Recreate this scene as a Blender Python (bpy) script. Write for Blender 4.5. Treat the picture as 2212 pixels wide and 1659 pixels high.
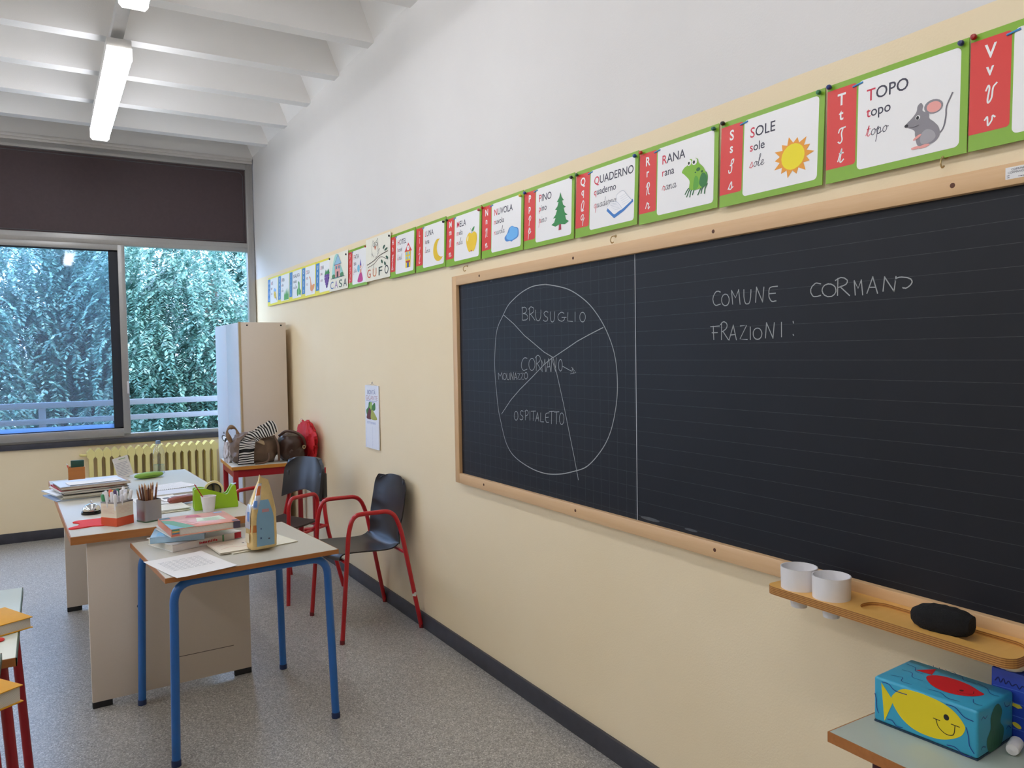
import bpy, bmesh, math, random
import numpy as np
from mathutils import Vector, Matrix, noise
for _o in list(bpy.data.objects): bpy.data.objects.remove(_o)
SC = bpy.context.scene
COL = SC.collection
PI = math.pi
rnd = random.Random(7)

# ------------------------------------------------------------------ camera, sky, exposure
cam_data = bpy.data.cameras.new('camera')
cam = bpy.data.objects.new('camera', cam_data); COL.objects.link(cam)
cam_data.sensor_fit = 'HORIZONTAL'; cam_data.sensor_width = 36.0; cam_data.lens = 27.347
cam_data.clip_start = 0.02; cam_data.clip_end = 200
YAW, PITCH, ROLL = math.radians(31.014), math.radians(-2.322), math.radians(-0.940)
_f = Vector((math.sin(YAW)*math.cos(PITCH), math.cos(YAW)*math.cos(PITCH), math.sin(PITCH)))
_r = Vector((math.cos(YAW), -math.sin(YAW), 0)); _u = _r.cross(_f)
_r2 = math.cos(ROLL)*_r + math.sin(ROLL)*_u; _u2 = -math.sin(ROLL)*_r + math.cos(ROLL)*_u
cam.matrix_world = Matrix(((_r2.x, _u2.x, -_f.x, -1.8), (_r2.y, _u2.y, -_f.y, 0.0), (_r2.z, _u2.z, -_f.z, 1.547), (0, 0, 0, 1)))
SC.camera = cam
SC.view_settings.view_transform = 'Standard'; SC.view_settings.look = 'None'
SC.view_settings.exposure = 0.30; SC.view_settings.gamma = 1.0; SC.view_settings.use_curve_mapping = False
world = bpy.data.worlds.new('sky'); SC.world = world; world.use_nodes = True
_bg = world.node_tree.nodes['Background']
_bg.inputs['Color'].default_value = (0.50, 0.67, 1.0, 1); _bg.inputs['Strength'].default_value = 7.0
SUN_STRENGTH = 3.0
sun_data = bpy.data.lights.new('sun', 'SUN'); sun_data.energy = SUN_STRENGTH; sun_data.angle = 0.02; sun_data.color = (1.0, 0.97, 0.88)
sun = bpy.data.objects.new('sun', sun_data); COL.objects.link(sun)
sun.rotation_euler = (math.radians(38), math.radians(14), 0)   # high, from the room's side of the building: it lights the tree tops only
LAMP = 12.0
SC.cycles.max_bounces = 10; SC.cycles.diffuse_bounces = 6; SC.cycles.transparent_max_bounces = 12
SC.cycles.sample_clamp_indirect = 8.0

# ------------------------------------------------------------------ materials
def lin(h):
    h = h.lstrip('#'); o = []
    for i in (0, 2, 4):
        c = int(h[i:i+2], 16)/255
        o.append(c/12.92 if c <= .04045 else ((c+.055)/1.055)**2.4)
    return (*o, 1.0)
class NT:
    def __init__(s, m): s.t = m.node_tree; s.n = s.t.nodes; s.p = s.n['Principled BSDF']
    def add(s, kind, **kw):
        nd = s.n.new(kind)
        for k, v in kw.items(): setattr(nd, k, v)
        return nd
    def link(s, a, b): s.t.links.new(a, b)
    def math(s, op, a, b=None, c=None):
        nd = s.add('ShaderNodeMath', operation=op)
        for i, v in enumerate((a, b, c)):
            if v is None: continue
            if isinstance(v, (int, float)): nd.inputs[i].default_value = v
            else: s.link(v, nd.inputs[i])
        return nd.outputs[0]
    def mix(s, fac, a, b):
        nd = s.add('ShaderNodeMix', data_type='RGBA')
        for i, v in ((0, fac), (6, a), (7, b)):
            if isinstance(v, (int, float, tuple)): nd.inputs[i].default_value = v
            else: s.link(v, nd.inputs[i])
        return nd.outputs[2]
    def pos(s):
        g = s.add('ShaderNodeNewGeometry'); x = s.add('ShaderNodeSeparateXYZ'); s.link(g.outputs['Position'], x.inputs[0]); return g.outputs['Position'], x.outputs
    def obj(s):
        g = s.add('ShaderNodeTexCoord'); x = s.add('ShaderNodeSeparateXYZ'); s.link(g.outputs['Object'], x.inputs[0]); return g.outputs['Object'], x.outputs
    def noise(s, vec, scale, detail=3, rough=.5):
        n = s.add('ShaderNodeTexNoise'); s.link(vec, n.inputs['Vector']); n.inputs['Scale'].default_value = scale
        n.inputs['Detail'].default_value = detail; n.inputs['Roughness'].default_value = rough; return n.outputs['Fac']
    def ramp(s, fac, stops):
        r = s.add('ShaderNodeValToRGB'); s.link(fac, r.inputs[0]); e = r.color_ramp.elements
        while len(e) < len(stops): e.new(.5)
        for el, (p, c) in zip(e, stops): el.position = p; el.color = c
        return r.outputs[0]
    def bump(s, h, strength, dist=.01):
        b = s.add('ShaderNodeBump'); b.inputs['Strength'].default_value = strength; b.inputs['Distance'].default_value = dist
        s.link(h, b.inputs['Height']); s.link(b.outputs[0], s.p.inputs['Normal'])
MATS = {}
def sh(c, k):
    return (min(1, c[0]*k), min(1, c[1]*k), min(1, c[2]*k), 1)
def mat(name, hexc, rough=.5, metal=0., vary=.06, scale=30., emit=0., alpha=1., spec=.5, trans=0., coat=0., bump=0.):
    if name in MATS: return MATS[name]
    m = bpy.data.materials.new(name); m.use_nodes = True; t = NT(m); p = t.p
    c = lin(hexc)
    p.inputs['Base Color'].default_value = c
    if vary > 0 or bump > 0:
        v, _ = t.obj(); nz = t.noise(v, scale)
        if vary > 0: t.link(t.mix(nz, sh(c, 1-vary), sh(c, 1+vary)), p.inputs['Base Color'])
        if bump > 0: t.bump(nz, bump)
    p.inputs['Roughness'].default_value = rough; p.inputs['Metallic'].default_value = metal
    p.inputs['Specular IOR Level'].default_value = spec
    if coat: p.inputs['Coat Weight'].default_value = coat; p.inputs['Coat Roughness'].default_value = .1
    if trans: p.inputs['Transmission Weight'].default_value = trans
    if alpha < 1: p.inputs['Alpha'].default_value = alpha
    if emit:
        p.inputs['Emission Color'].default_value = c; p.inputs['Emission Strength'].default_value = emit
    MATS[name] = m; return m
def newmat(name):
    m = bpy.data.materials.new(name); m.use_nodes = True; MATS[name] = m; return m, NT(m)

# two-tone painted wall
def wall_paint(name, two):
    m, t = newmat(name)
    v, x = t.pos()
    n1 = t.noise(v, 2.2, 4); n2 = t.noise(v, 160, 2)
    white = t.mix(n1, lin('DBD8D5'), lin('E3E1DE')) if two else t.mix(n1, lin('EAE8E5'), lin('F1EFEC'))
    if two:
        beige = t.mix(n1, lin('ECD9B4'), lin('F1E1C0'))
        wob = t.math('ADD', x[2], t.math('MULTIPLY', t.noise(v, 3.0, 2), .012))
        col = t.mix(t.math('GREATER_THAN', wob, two+.006), beige, white)
    else: col = white
    t.link(col, t.p.inputs['Base Color']); t.p.inputs['Roughness'].default_value = .6; t.p.inputs['Specular IOR Level'].default_value = .3
    t.bump(n2, .12, .004)
    return m
M_WALL = wall_paint('two_tone_wall_paint', 2.293)
M_WALLB = wall_paint('window_wall_paint', .79)
M_WHITE = wall_paint('white_ceiling_paint', 0)
# speckled floor
m, t = newmat('speckled_grey_floor'); v, x = t.pos()
vo = t.add('ShaderNodeTexVoronoi'); t.link(v, vo.inputs['Vector']); vo.inputs['Scale'].default_value = 210
sp = t.ramp(vo.outputs['Color'], [(0., lin('66625E')), (.3, lin('908C86')), (.62, lin('ABA7A0')), (.86, lin('CBC8C2')), (1., lin('E8E6E0'))])
big = t.noise(v, 1.3, 4)
t.link(t.mix(t.math('MULTIPLY', big, .35), sp, lin('8F8B84')), t.p.inputs['Base Color'])
t.p.inputs['Roughness'].default_value = .33; t.p.inputs['Specular IOR Level'].default_value = .5
M_FLOOR = m
m, t = newmat('dark_stone_skirting'); v, x = t.pos()
t.link(t.mix(t.noise(v, 18, 5), lin('2C2C33'), lin('46464F')), t.p.inputs['Base Color']); t.p.inputs['Roughness'].default_value = .45; M_SKIRT = m
# slate with a ruled grid: squares on the left third, lines alone elsewhere
m, t = newmat('ruled_slate'); v, x = t.pos()
def gridline(c, step, w): return t.math('LESS_THAN', t.math('PINGPONG', c, step/2), w)
hz = gridline(t.math('ADD', x[2], -.013), .05, .0007)
vt = t.math('MULTIPLY', gridline(t.math('ADD', x[1], .017), .05, .0007), t.math('GREATER_THAN', x[1], 2.124))
ln = t.math('MAXIMUM', hz, vt)
dust = t.noise(v, 4.5, 5, .65)
base = t.mix(dust, lin('111319'), lin('1B1D25'))
fine = t.noise(v, 60, 2)
t.link(t.mix(t.math('MULTIPLY', ln, t.math('MULTIPLY', fine, .24)), base, lin('8B9096')), t.p.inputs['Base Color'])
t.p.inputs['Roughness'].default_value = .5; t.p.inputs['Specular IOR Level'].default_value = .32; M_SLATE = m
def wood(name, a, b, axis, rough=.42, k=26):
    m, t = newmat(name); v, x = t.obj()
    mp = t.add('ShaderNodeMapping'); t.link(v, mp.inputs[0]); s = [k, k, k]; s[axis] = k*.05; mp.inputs['Scale'].default_value = s
    n = t.noise(mp.outputs[0], 3, 5, .6); n2 = t.noise(mp.outputs[0], 18, 2)
    f = t.math('ADD', t.math('MULTIPLY', n, .8), t.math('MULTIPLY', n2, .2))
    t.link(t.mix(f, lin(a), lin(b)), t.p.inputs['Base Color']); t.p.inputs['Roughness'].default_value = rough
    return m
M_FRAMEWOOD = wood('pale_beech', 'D3AE78', 'E6C896', 1)
M_FRAMEWOOD_V = wood('pale_beech_upright', 'D3AE78', 'E6C896', 2)
M_PLY = wood('varnished_plywood', 'DFA650', 'EDBC6C', 0, .3)
m, t = newmat('plywood_edge'); v, x = t.obj()
b = t.math('PINGPONG', x[2], .0022)
t.link(t.mix(t.math('GREATER_THAN', b, .0013), lin('C08A48'), lin('8E5A28')), t.p.inputs['Base Color']); t.p.inputs['Roughness'].default_value = .5; M_PLYEDGE = m
M_EDGE = wood('brown_wood_edge', '9A5E2C', 'BC7C42', 0, .45)
M_EDGE2 = wood('orange_wood_edge', 'BA7628', 'D2913E', 0, .45)
M_ALU = mat('satin_aluminium', 'A9A7A4', .38, .55, .05, 60)
M_ALUD = mat('aluminium_groove', '6E6C6B', .5, .4)
M_GASKET = mat('dark_rubber_gasket', '20242E', .55)
M_LAMINATE = mat('grey_laminate', 'C9C6BA', .38, 0, .03, 90, spec=.5)
M_CAB = mat('beige_chipboard_panel', 'D3C6B8', .5, 0, .03, 200)
M_CABF = mat('white_lacquer_door', 'C8CAD2', .32, 0, .02)
M_BLUE = mat('blue_enamel', '1F66B4', .3, 0, .06, 12, coat=.3)
M_RED = mat('red_enamel', 'B5141E', .3, 0, .08, 12, coat=.3)
M_DRED = mat('dark_red_enamel', '9A1420', .38, 0, .06, 12)
M_BLACKP = mat('black_moulded_plastic', '26262A', .33, 0, .05, 120)
M_BROWNP = mat('dark_brown_plastic', '3A322F', .4, 0, .05, 120)
M_BLACK = mat('black_rubber', '17171A', .6)
M_PAPER = mat('white_paper', 'ECEBEA', .7, 0, .02)
M_CREAM = mat('cream_paper', 'EDEAD9', .7, 0, .02)
M_INK = mat('dark_ink', '4A4A58', .7, 0, 0)
M_GREYINK = mat('grey_print', '9C9CA6', .7, 0, 0)
M_CHALK = mat('white_chalk', 'A2A5A6', .9, 0, .18, 300)
M_PLASTW = mat('white_plastic', 'E9E7E8', .35, 0, .02)
M_CHROME = mat('chrome', 'D8DADC', .12, 1., 0)
M_STEEL = mat('brushed_tin', 'A6A3A8', .3, .85, .06, 20)
def clear_mat(name, tint, gloss=.06, rough=.03, haze=0.):
    m, t = newmat(name); t.n.remove(t.p)
    out = t.n['Material Output']
    tr = t.add('ShaderNodeBsdfTransparent'); tr.inputs[0].default_value = tint
    gl = t.add('ShaderNodeBsdfGlossy'); gl.inputs['Roughness'].default_value = rough
    lw = t.add('ShaderNodeLayerWeight'); lw.inputs[0].default_value = .5; fz = t.math('ADD', t.math('MULTIPLY', t.math('POWER', lw.outputs['Facing'], 4.0), .55), gloss)
    mx = t.add('ShaderNodeMixShader'); t.link(fz, mx.inputs[0]); t.link(tr.outputs[0], mx.inputs[1]); t.link(gl.outputs[0], mx.inputs[2])
    last = mx.outputs[0]
    if haze:
        df = t.add('ShaderNodeBsdfTranslucent'); df.inputs[0].default_value = lin('C6D8F0')
        m2 = t.add('ShaderNodeMixShader'); m2.inputs[0].default_value = haze; t.link(last, m2.inputs[1]); t.link(df.outputs[0], m2.inputs[2]); last = m2.outputs[0]
    t.link(last, out.inputs[0]); return m
M_GLASS = clear_mat('window_glass', (.80, .88, .96, 1), .06, .03, .025)
M_FILM = clear_mat('frosted_film', (.6, .72, .9, 1), .05, .3, .40)
M_CLEAR = clear_mat('clear_plastic', (.95, .965, .975, 1), .11, .08)
M_WRAP = clear_mat('clear_wrap', (.95, .97, 1, 1), .16, .12)

# ------------------------------------------------------------------ mesh helpers
class MB:
    def __init__(s): s.v = []; s.f = []; s.m = []; s.sm = []
    def add(s, v, f, m=0, smooth=False):
        o = len(s.v); s.v.extend([tuple(p) for p in v])
        for q in f: s.f.append(tuple(i+o for i in q)); s.m.append(m); s.sm.append(smooth)
        return s
    def box(s, lo, hi, m=0, bevel=0., seg=2):
        lo = Vector(lo); hi = Vector(hi)
        bm = bmesh.new(); bmesh.ops.create_cube(bm, size=1.0)
        d = hi-lo; c = (lo+hi)/2
        for vv in bm.verts: vv.co = Vector((vv.co.x*d.x, vv.co.y*d.y, vv.co.z*d.z))+c
        if bevel > 0: bmesh.ops.bevel(bm, geom=list(bm.edges), offset=min(bevel, min(d)*.49), segments=seg, profile=.5, affect='EDGES')
        bm.verts.index_update()
        s.add([vv.co for vv in bm.verts], [[vv.index for vv in f.verts] for f in bm.faces], m, bevel > 0); bm.free(); return s
    def tube(s, path, r, m=0, seg=10, caps=True, closed=False):
        P = [Vector(p) for p in path]; n = len(P); rs = r if isinstance(r, (list, tuple)) else [r]*n
        T = []
        for i in range(n):
            a = P[(i-1) % n] if (closed or i > 0) else P[i]; b = P[(i+1) % n] if (closed or i < n-1) else P[i]
            d = b-a; T.append(d.normalized() if d.length > 1e-9 else Vector((0, 0, 1)))
        up = Vector((0, 0, 1)) if abs(T[0].z) < .9 else Vector((1, 0, 0))
        N = (up-T[0]*up.dot(T[0])).normalized(); V = []; F = []
        for i in range(n):
            N = (N-T[i]*N.dot(T[i])).normalized(); B = T[i].cross(N)
            for k in range(seg):
                a = 2*PI*k/seg; V.append(P[i]+(N*math.cos(a)+B*math.sin(a))*rs[i])
        for i in range(n if closed else n-1):
            j = (i+1) % n
            for k in range(seg):
                l = (k+1) % seg; F.append((i*seg+k, i*seg+l, j*seg+l, j*seg+k))
        if caps and not closed: F.append(tuple(range(seg-1, -1, -1))); F.append(tuple((n-1)*seg+k for k in range(seg)))
        return s.add(V, F, m, True)
    def lathe(s, prof, c=(0, 0, 0), m=0, seg=24, sx=1., sy=1.):
        V = []; F = []; n = len(prof)
        for r, z in prof:
            for k in range(seg):
                a = 2*PI*k/seg; V.append((c[0]+r*math.cos(a)*sx, c[1]+r*math.sin(a)*sy, c[2]+z))
        for i in range(n-1):
            for k in range(seg):
                l = (k+1) % seg; F.append((i*seg+k, i*seg+l, (i+1)*seg+l, (i+1)*seg+k))
        if prof[0][0] > 1e-6: F.append(tuple(range(seg-1, -1, -1)))
        if prof[-1][0] > 1e-6: F.append(tuple((n-1)*seg+k for k in range(seg)))
        return s.add(V, F, m, True)
    def prism(s, poly, z0, z1, m=0, ms=None, fn=None, smooth=False):
        n = len(poly); fn = fn or (lambda a, b, c: (a, b, c))
        area = sum(poly[i][0]*poly[(i+1) % n][1]-poly[(i+1) % n][0]*poly[i][1] for i in range(n))
        if area < 0: poly = poly[::-1]
        V = [fn(a, b, z0) for a, b in poly]+[fn(a, b, z1) for a, b in poly]
        s.add(V, [tuple(range(n-1, -1, -1)), tuple(range(n, 2*n))], m)
        s.add(V, [(i, (i+1) % n, n+(i+1) % n, n+i) for i in range(n)], m if ms is None else ms, smooth); return s
    def poly(s, pts, z=0., m=0):
        n = len(pts); area = sum(pts[i][0]*pts[(i+1) % n][1]-pts[(i+1) % n][0]*pts[i][1] for i in range(n))
        if area < 0: pts = pts[::-1]
        return s.add([(a, b, z) for a, b in pts], [tuple(range(n))], m)
    def ribbon(s, pts, w, z=0., m=0, closed=False):
        P = [Vector((p[0], p[1])) for p in pts]; Q = [P[0]]
        for p in P[1:]:
            if (p-Q[-1]).length > 1e-6: Q.append(p)
        n = len(Q)
        if n < 2: return s
        V = []
        for i in range(n):
            a = Q[i-1] if (i > 0 or closed) else Q[i]; b = Q[(i+1) % n] if (i < n-1 or closed) else Q[i]
            d = b-a; d = d.normalized() if d.length > 1e-9 else Vector((1, 0)); nn = Vector((-d.y, d.x))*w/2
            c = Q[i]
            if not closed and i == 0: c = c-d*w/2
            if not closed and i == n-1: c = c+d*w/2
            V += [(c.x+nn.x, c.y+nn.y, z), (c.x-nn.x, c.y-nn.y, z)]
        F = [(2*i+1, 2*((i+1) % n)+1, 2*((i+1) % n), 2*i) for i in range(n if closed else n-1)]
        return s.add(V, F, m)
    def grid(s, fn, nu, nv, m=0, smooth=True, closeu=False):
        V = [fn(i/(nu-1) if not closeu else i/nu, j/(nv-1)) for i in range(nu) for j in range(nv)]
        F = [(i*nv+j, ((i+1) % nu)*nv+j, ((i+1) % nu)*nv+j+1, i*nv+j+1) for i in range(nu if closeu else nu-1) for j in range(nv-1)]
        return s.add(V, F, m, smooth)
    def sheet(s, fn, nu, nv, th, m=0, ms=None):
        """a curved sheet with real thickness; fn(u,v) -> point"""
        e = 1e-3; top = []; bot = []
        for i in range(nu):
            for j in range(nv):
                u, v = i/(nu-1), j/(nv-1); p = Vector(fn(u, v))
                du = Vector(fn(min(1, u+e), v))-Vector(fn(max(0, u-e), v)); dv = Vector(fn(u, min(1, v+e)))-Vector(fn(u, max(0, v-e)))
                n = du.cross(dv); n = n.normalized() if n.length > 1e-12 else Vector((0, 0, 1)); top.append(p+n*th/2); bot.append(p-n*th/2)
        N = nu*nv; q = lambda i, j: i*nv+j
        F = [(q(i, j), q(i+1, j), q(i+1, j+1), q(i, j+1)) for i in range(nu-1) for j in range(nv-1)]
        s.add(top+bot, F+[tuple(N+k for k in f[::-1]) for f in F], m, True)
        R = [q(i, 0) for i in range(nu)]+[q(nu-1, j) for j in range(1, nv)]+[q(i, nv-1) for i in range(nu-2, -1, -1)]+[q(0, j) for j in range(nv-2, 0, -1)]
        k = len(R)
        return s.add(top+bot, [(R[i], N+R[i], N+R[(i+1) % k], R[(i+1) % k]) for i in range(k)], m if ms is None else ms, True)
    def xf(s, M):
        s.v = [tuple(M @ Vector(p)) for p in s.v]; return s
    def join(s, o, M=None, moff=0):
        v = o.v if M is None else [tuple(M @ Vector(p)) for p in o.v]; k = len(s.v); s.v.extend(v)
        for f, mm, q in zip(o.f, o.m, o.sm): s.f.append(tuple(i+k for i in f)); s.m.append(mm+moff); s.sm.append(q)
        return s
def obj(name, mb, mats, parent=None, loc=None, rot=None, angle=40):
    me = bpy.data.meshes.new(name); me.from_pydata(mb.v, [], mb.f)
    for mm in (mats if isinstance(mats, (list, tuple)) else [mats]): me.materials.append(mm)
    me.polygons.foreach_set('material_index', mb.m); me.polygons.foreach_set('use_smooth', mb.sm); me.update()
    if any(mb.sm): me.set_sharp_from_angle(angle=math.radians(angle))
    o = bpy.data.objects.new(name, me); COL.objects.link(o)
    if parent: o.parent = parent
    if loc is not None: o.location = loc
    if rot is not None: o.rotation_euler = rot
    return o
def tag(o, label, cat, group=None):
    o['label'] = label; o['category'] = cat
    if group: o['group'] = group
    return o
def thing(name, label, cat, loc=(0, 0, 0), rot=0., group=None):
    o = bpy.data.objects.new(name, None); o.empty_display_size = .05; COL.objects.link(o); o.location = loc
    o.rotation_euler = rot if isinstance(rot, tuple) else (0, 0, rot)
    return tag(o, label, cat, group)
def struct(name, mb, mats, parent=None, **k):
    o = obj(name, mb, mats, parent, **k)
    if parent is None: o['kind'] = 'structure'
    return o
def dup(root, loc, rot, label, group=None):
    r = root.copy(); COL.objects.link(r); r.location = loc; r.rotation_euler = rot if isinstance(rot, tuple) else (0, 0, rot); r['label'] = label
    if group: r['group'] = group
    for ch in list(root.children):
        c = ch.copy(); COL.objects.link(c); c.parent = r
        for g in ch.children:
            d = g.copy(); COL.objects.link(d); d.parent = c
    return r
def fillet(P, r, n=6):
    P = [Vector(p) for p in P]; o = [P[0]]
    for i in range(1, len(P)-1):
        a, b, c = P[i-1], P[i], P[i+1]; d1 = (a-b); d2 = (c-b); k = min(r, d1.length*.49, d2.length*.49)
        p0 = b+d1.normalized()*k; p1 = b+d2.normalized()*k
        for j in range(n+1):
            t = j/n; o.append(p0*(1-t)**2+b*2*t*(1-t)+p1*t*t)
    o.append(P[-1]); return o
def smooth(p, n=5):
    p = [Vector((a[0], a[1], a[2] if len(a) > 2 else 0)) for a in p]
    if len(p) < 3: return p
    q = [2*p[0]-p[1]]+p+[2*p[-1]-p[-2]]; o = []
    for i in range(1, len(q)-2):
        a, b, c, d = q[i-1:i+3]
        for k in range(n):
            t = k/n; o.append(.5*(2*b+(c-a)*t+(2*a-5*b+4*c-d)*t*t+(3*b-a-3*c+d)*t**3))
    o.append(p[-1]); return o
def closed_smooth(p, n=4):
    p = [Vector((a[0], a[1], 0)) for a in p]; k = len(p); o = []
    for i in range(k):
        a, b, c, d = p[i-1], p[i], p[(i+1) % k], p[(i+2) % k]
        for j in range(n):
            t = j/n; o.append(.5*(2*b+(c-a)*t+(2*a-5*b+4*c-d)*t*t+(3*b-a-3*c+d)*t**3))
    return [(v.x, v.y) for v in o]
def ell(cx, cy, rx, ry, n=20, rot=0., a0=0., a1=2*PI):
    o = []
    for k in range(n):
        a = a0+(a1-a0)*k/(n if abs(a1-a0-2*PI) < 1e-6 else n-1); x, y = rx*math.cos(a), ry*math.sin(a)
        o.append((cx+x*math.cos(rot)-y*math.sin(rot), cy+x*math.sin(rot)+y*math.cos(rot)))
    return o
def rrect(x0, y0, x1, y1, r, n=4, corners=(1, 1, 1, 1)):
    o = []
    for (cx, cy, a, k) in ((x1, y0, -PI/2, corners[0]), (x1, y1, 0, corners[1]), (x0, y1, PI/2, corners[2]), (x0, y0, PI, corners[3])):
        if not k: o.append((cx, cy)); continue
        ox = cx-r if cx == x1 else cx+r; oy = cy-r if cy == y1 else cy+r
        for j in range(n+1):
            b = a+PI/2*j/n; o.append((ox+r*math.cos(b), oy+r*math.sin(b)))
    return o
_tc = {}
def text(body, first_red=False, bold=.0):
    """lettering from the built-in typeface as flat geometry; returns (MB, width, cap height)"""
    key = (body, first_red, bold)
    if key in _tc: return _tc[key]
    cu = bpy.data.curves.new('lettering', 'FONT'); cu.body = body; cu.size = 1.0; cu.resolution_u = 3; cu.fill_mode = 'FRONT'; cu.offset = bold
    if first_red: cu.materials.append(M_INK); cu.materials.append(M_INK); cu.body_format[0].material_index = 1
    o = bpy.data.objects.new('lettering', cu); COL.objects.link(o)
    dg = bpy.context.evaluated_depsgraph_get(); me = bpy.data.meshes.new_from_object(o.evaluated_get(dg))
    b = MB(); b.v = [tuple(v.co) for v in me.vertices]; b.f = [tuple(p.vertices) for p in me.polygons]
    b.m = [p.material_index for p in me.polygons]; b.sm = [False]*len(b.f)
    bpy.data.objects.remove(o); bpy.data.curves.remove(cu); bpy.data.meshes.remove(me)
    xs = [v[0] for v in b.v]; x0, x1 = min(xs), max(xs); b.v = [(v[0]-x0, v[1], 0.) for v in b.v]
    _tc[key] = (b, x1-x0); return _tc[key]
CAP = .729
def marks(dst, x, y, w, h, z, m=0, n=8, seed=1):
    """a line of print too small to read"""
    r = random.Random(seed); a = x
    for i in range(n):
        k = w/n*r.uniform(.55, .85); c = y+h*r.uniform(-.05, .1); dst.add([(a, c, z), (a+k, c, z), (a+k, c+h*r.uniform(.6, 1), z), (a, c+h*r.uniform(.6, 1), z)], [(0, 1, 2, 3)], m); a += w/n
    return dst
def put_text(dst, body, x, y, cap, z, m=0, width=None, first_red=False, m_red=None, bold=0.):
    b, w = text(body, first_red, bold); k = cap/CAP; kx = k if width is None else width/w
    M = Matrix(((kx, 0, 0, x), (0, k, 0, y), (0, 0, 1, z), (0, 0, 0, 1))); n0 = len(dst.m)
    dst.join(b, M)
    for i in range(n0, len(dst.m)): dst.m[i] = m if not (first_red and dst.m[i] == 1) else m_red
    return w*kx
# ------------------------------------------------------------------ room shell
YW = 7.80; XL = -6.8; YB = -2.6; ZB = 3.455; ZC = 3.86
struct('floor', MB().box((XL-.2, YB-.2, -.15), (.2, YW+.2, 0)), M_FLOOR)
struct('wall_right', MB().box((0, YB, 0), (.2, YW+.2, ZC)), M_WALL)
struct('wall_left', MB().box((XL-.2, YB, 0), (XL, YW+.2, ZC)), M_WALL)
struct('wall_back', MB().box((XL-.2, YB-.2, 0), (.2, YB, ZC)), M_WALL)
WX0, WX1 = -3.25, -.007            # first window (to the corner)
VX0, VX1 = -6.6, -3.55             # second window, further along the same wall
b = MB().box((XL, YW, 0), (0, YW+.2, .787)).box((XL, YW, 3.452), (0, YW+.2, ZC)).box((WX0-.30, YW, .787), (WX0, YW+.2, 3.452)).box((XL, YW, .787), (VX0, YW+.2, 3.452))
struct('wall_front', b, M_WALLB)
struct('ceiling', MB().box((XL-.2, YB-.2, ZC), (.2, YW+.2, ZC+.15)), M_WHITE)
# concrete ribs, slightly tapered, running from wall to wall
k = 1
y = 7.245
while y > YB+.1:
    b = MB(); P = [(-.05, ZB), (.05, ZB), (.085, ZC), (-.085, ZC)]
    b.prism(P, XL, 0, fn=lambda a, c, h, y=y: (h, y+a, c))
    o = struct('trim_%d' % k, b, M_WHITE); o['label'] = 'white concrete ceiling rib'; k += 1; y -= .655
# sloping haunch along the top of the right wall
struct('trim_%d' % k, MB().prism([(0, ZB+.02), (0, ZC), (-.17, ZC)], YB, YW, fn=lambda a, c, h: (a, h, c)), M_WHITE); k += 1
# skirtings
struct('baseboard_right', MB().box((-.014, YB, 0), (0, YW, .085), bevel=.002), M_SKIRT)
struct('baseboard_front', MB().box((XL, YW-.014, 0), (-.014, YW, .085), bevel=.002), M_SKIRT)
# stone sill strip and roller-box trims over the window
struct('trim_%d' % k, MB().box((XL, YW-.022, .787), (0, YW+.05, .834), bevel=.003), M_SKIRT); k += 1
struct('trim_%d' % k, MB().box((XL, YW-.03, 3.425), (-.012, YW+.06, 3.455), bevel=.003).box((XL, YW-.018, 3.403), (-.007, YW+.06, 3.427), bevel=.003), mat('pale_metal_trim', 'C9C5C0', .45, .2)); k += 1

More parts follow.
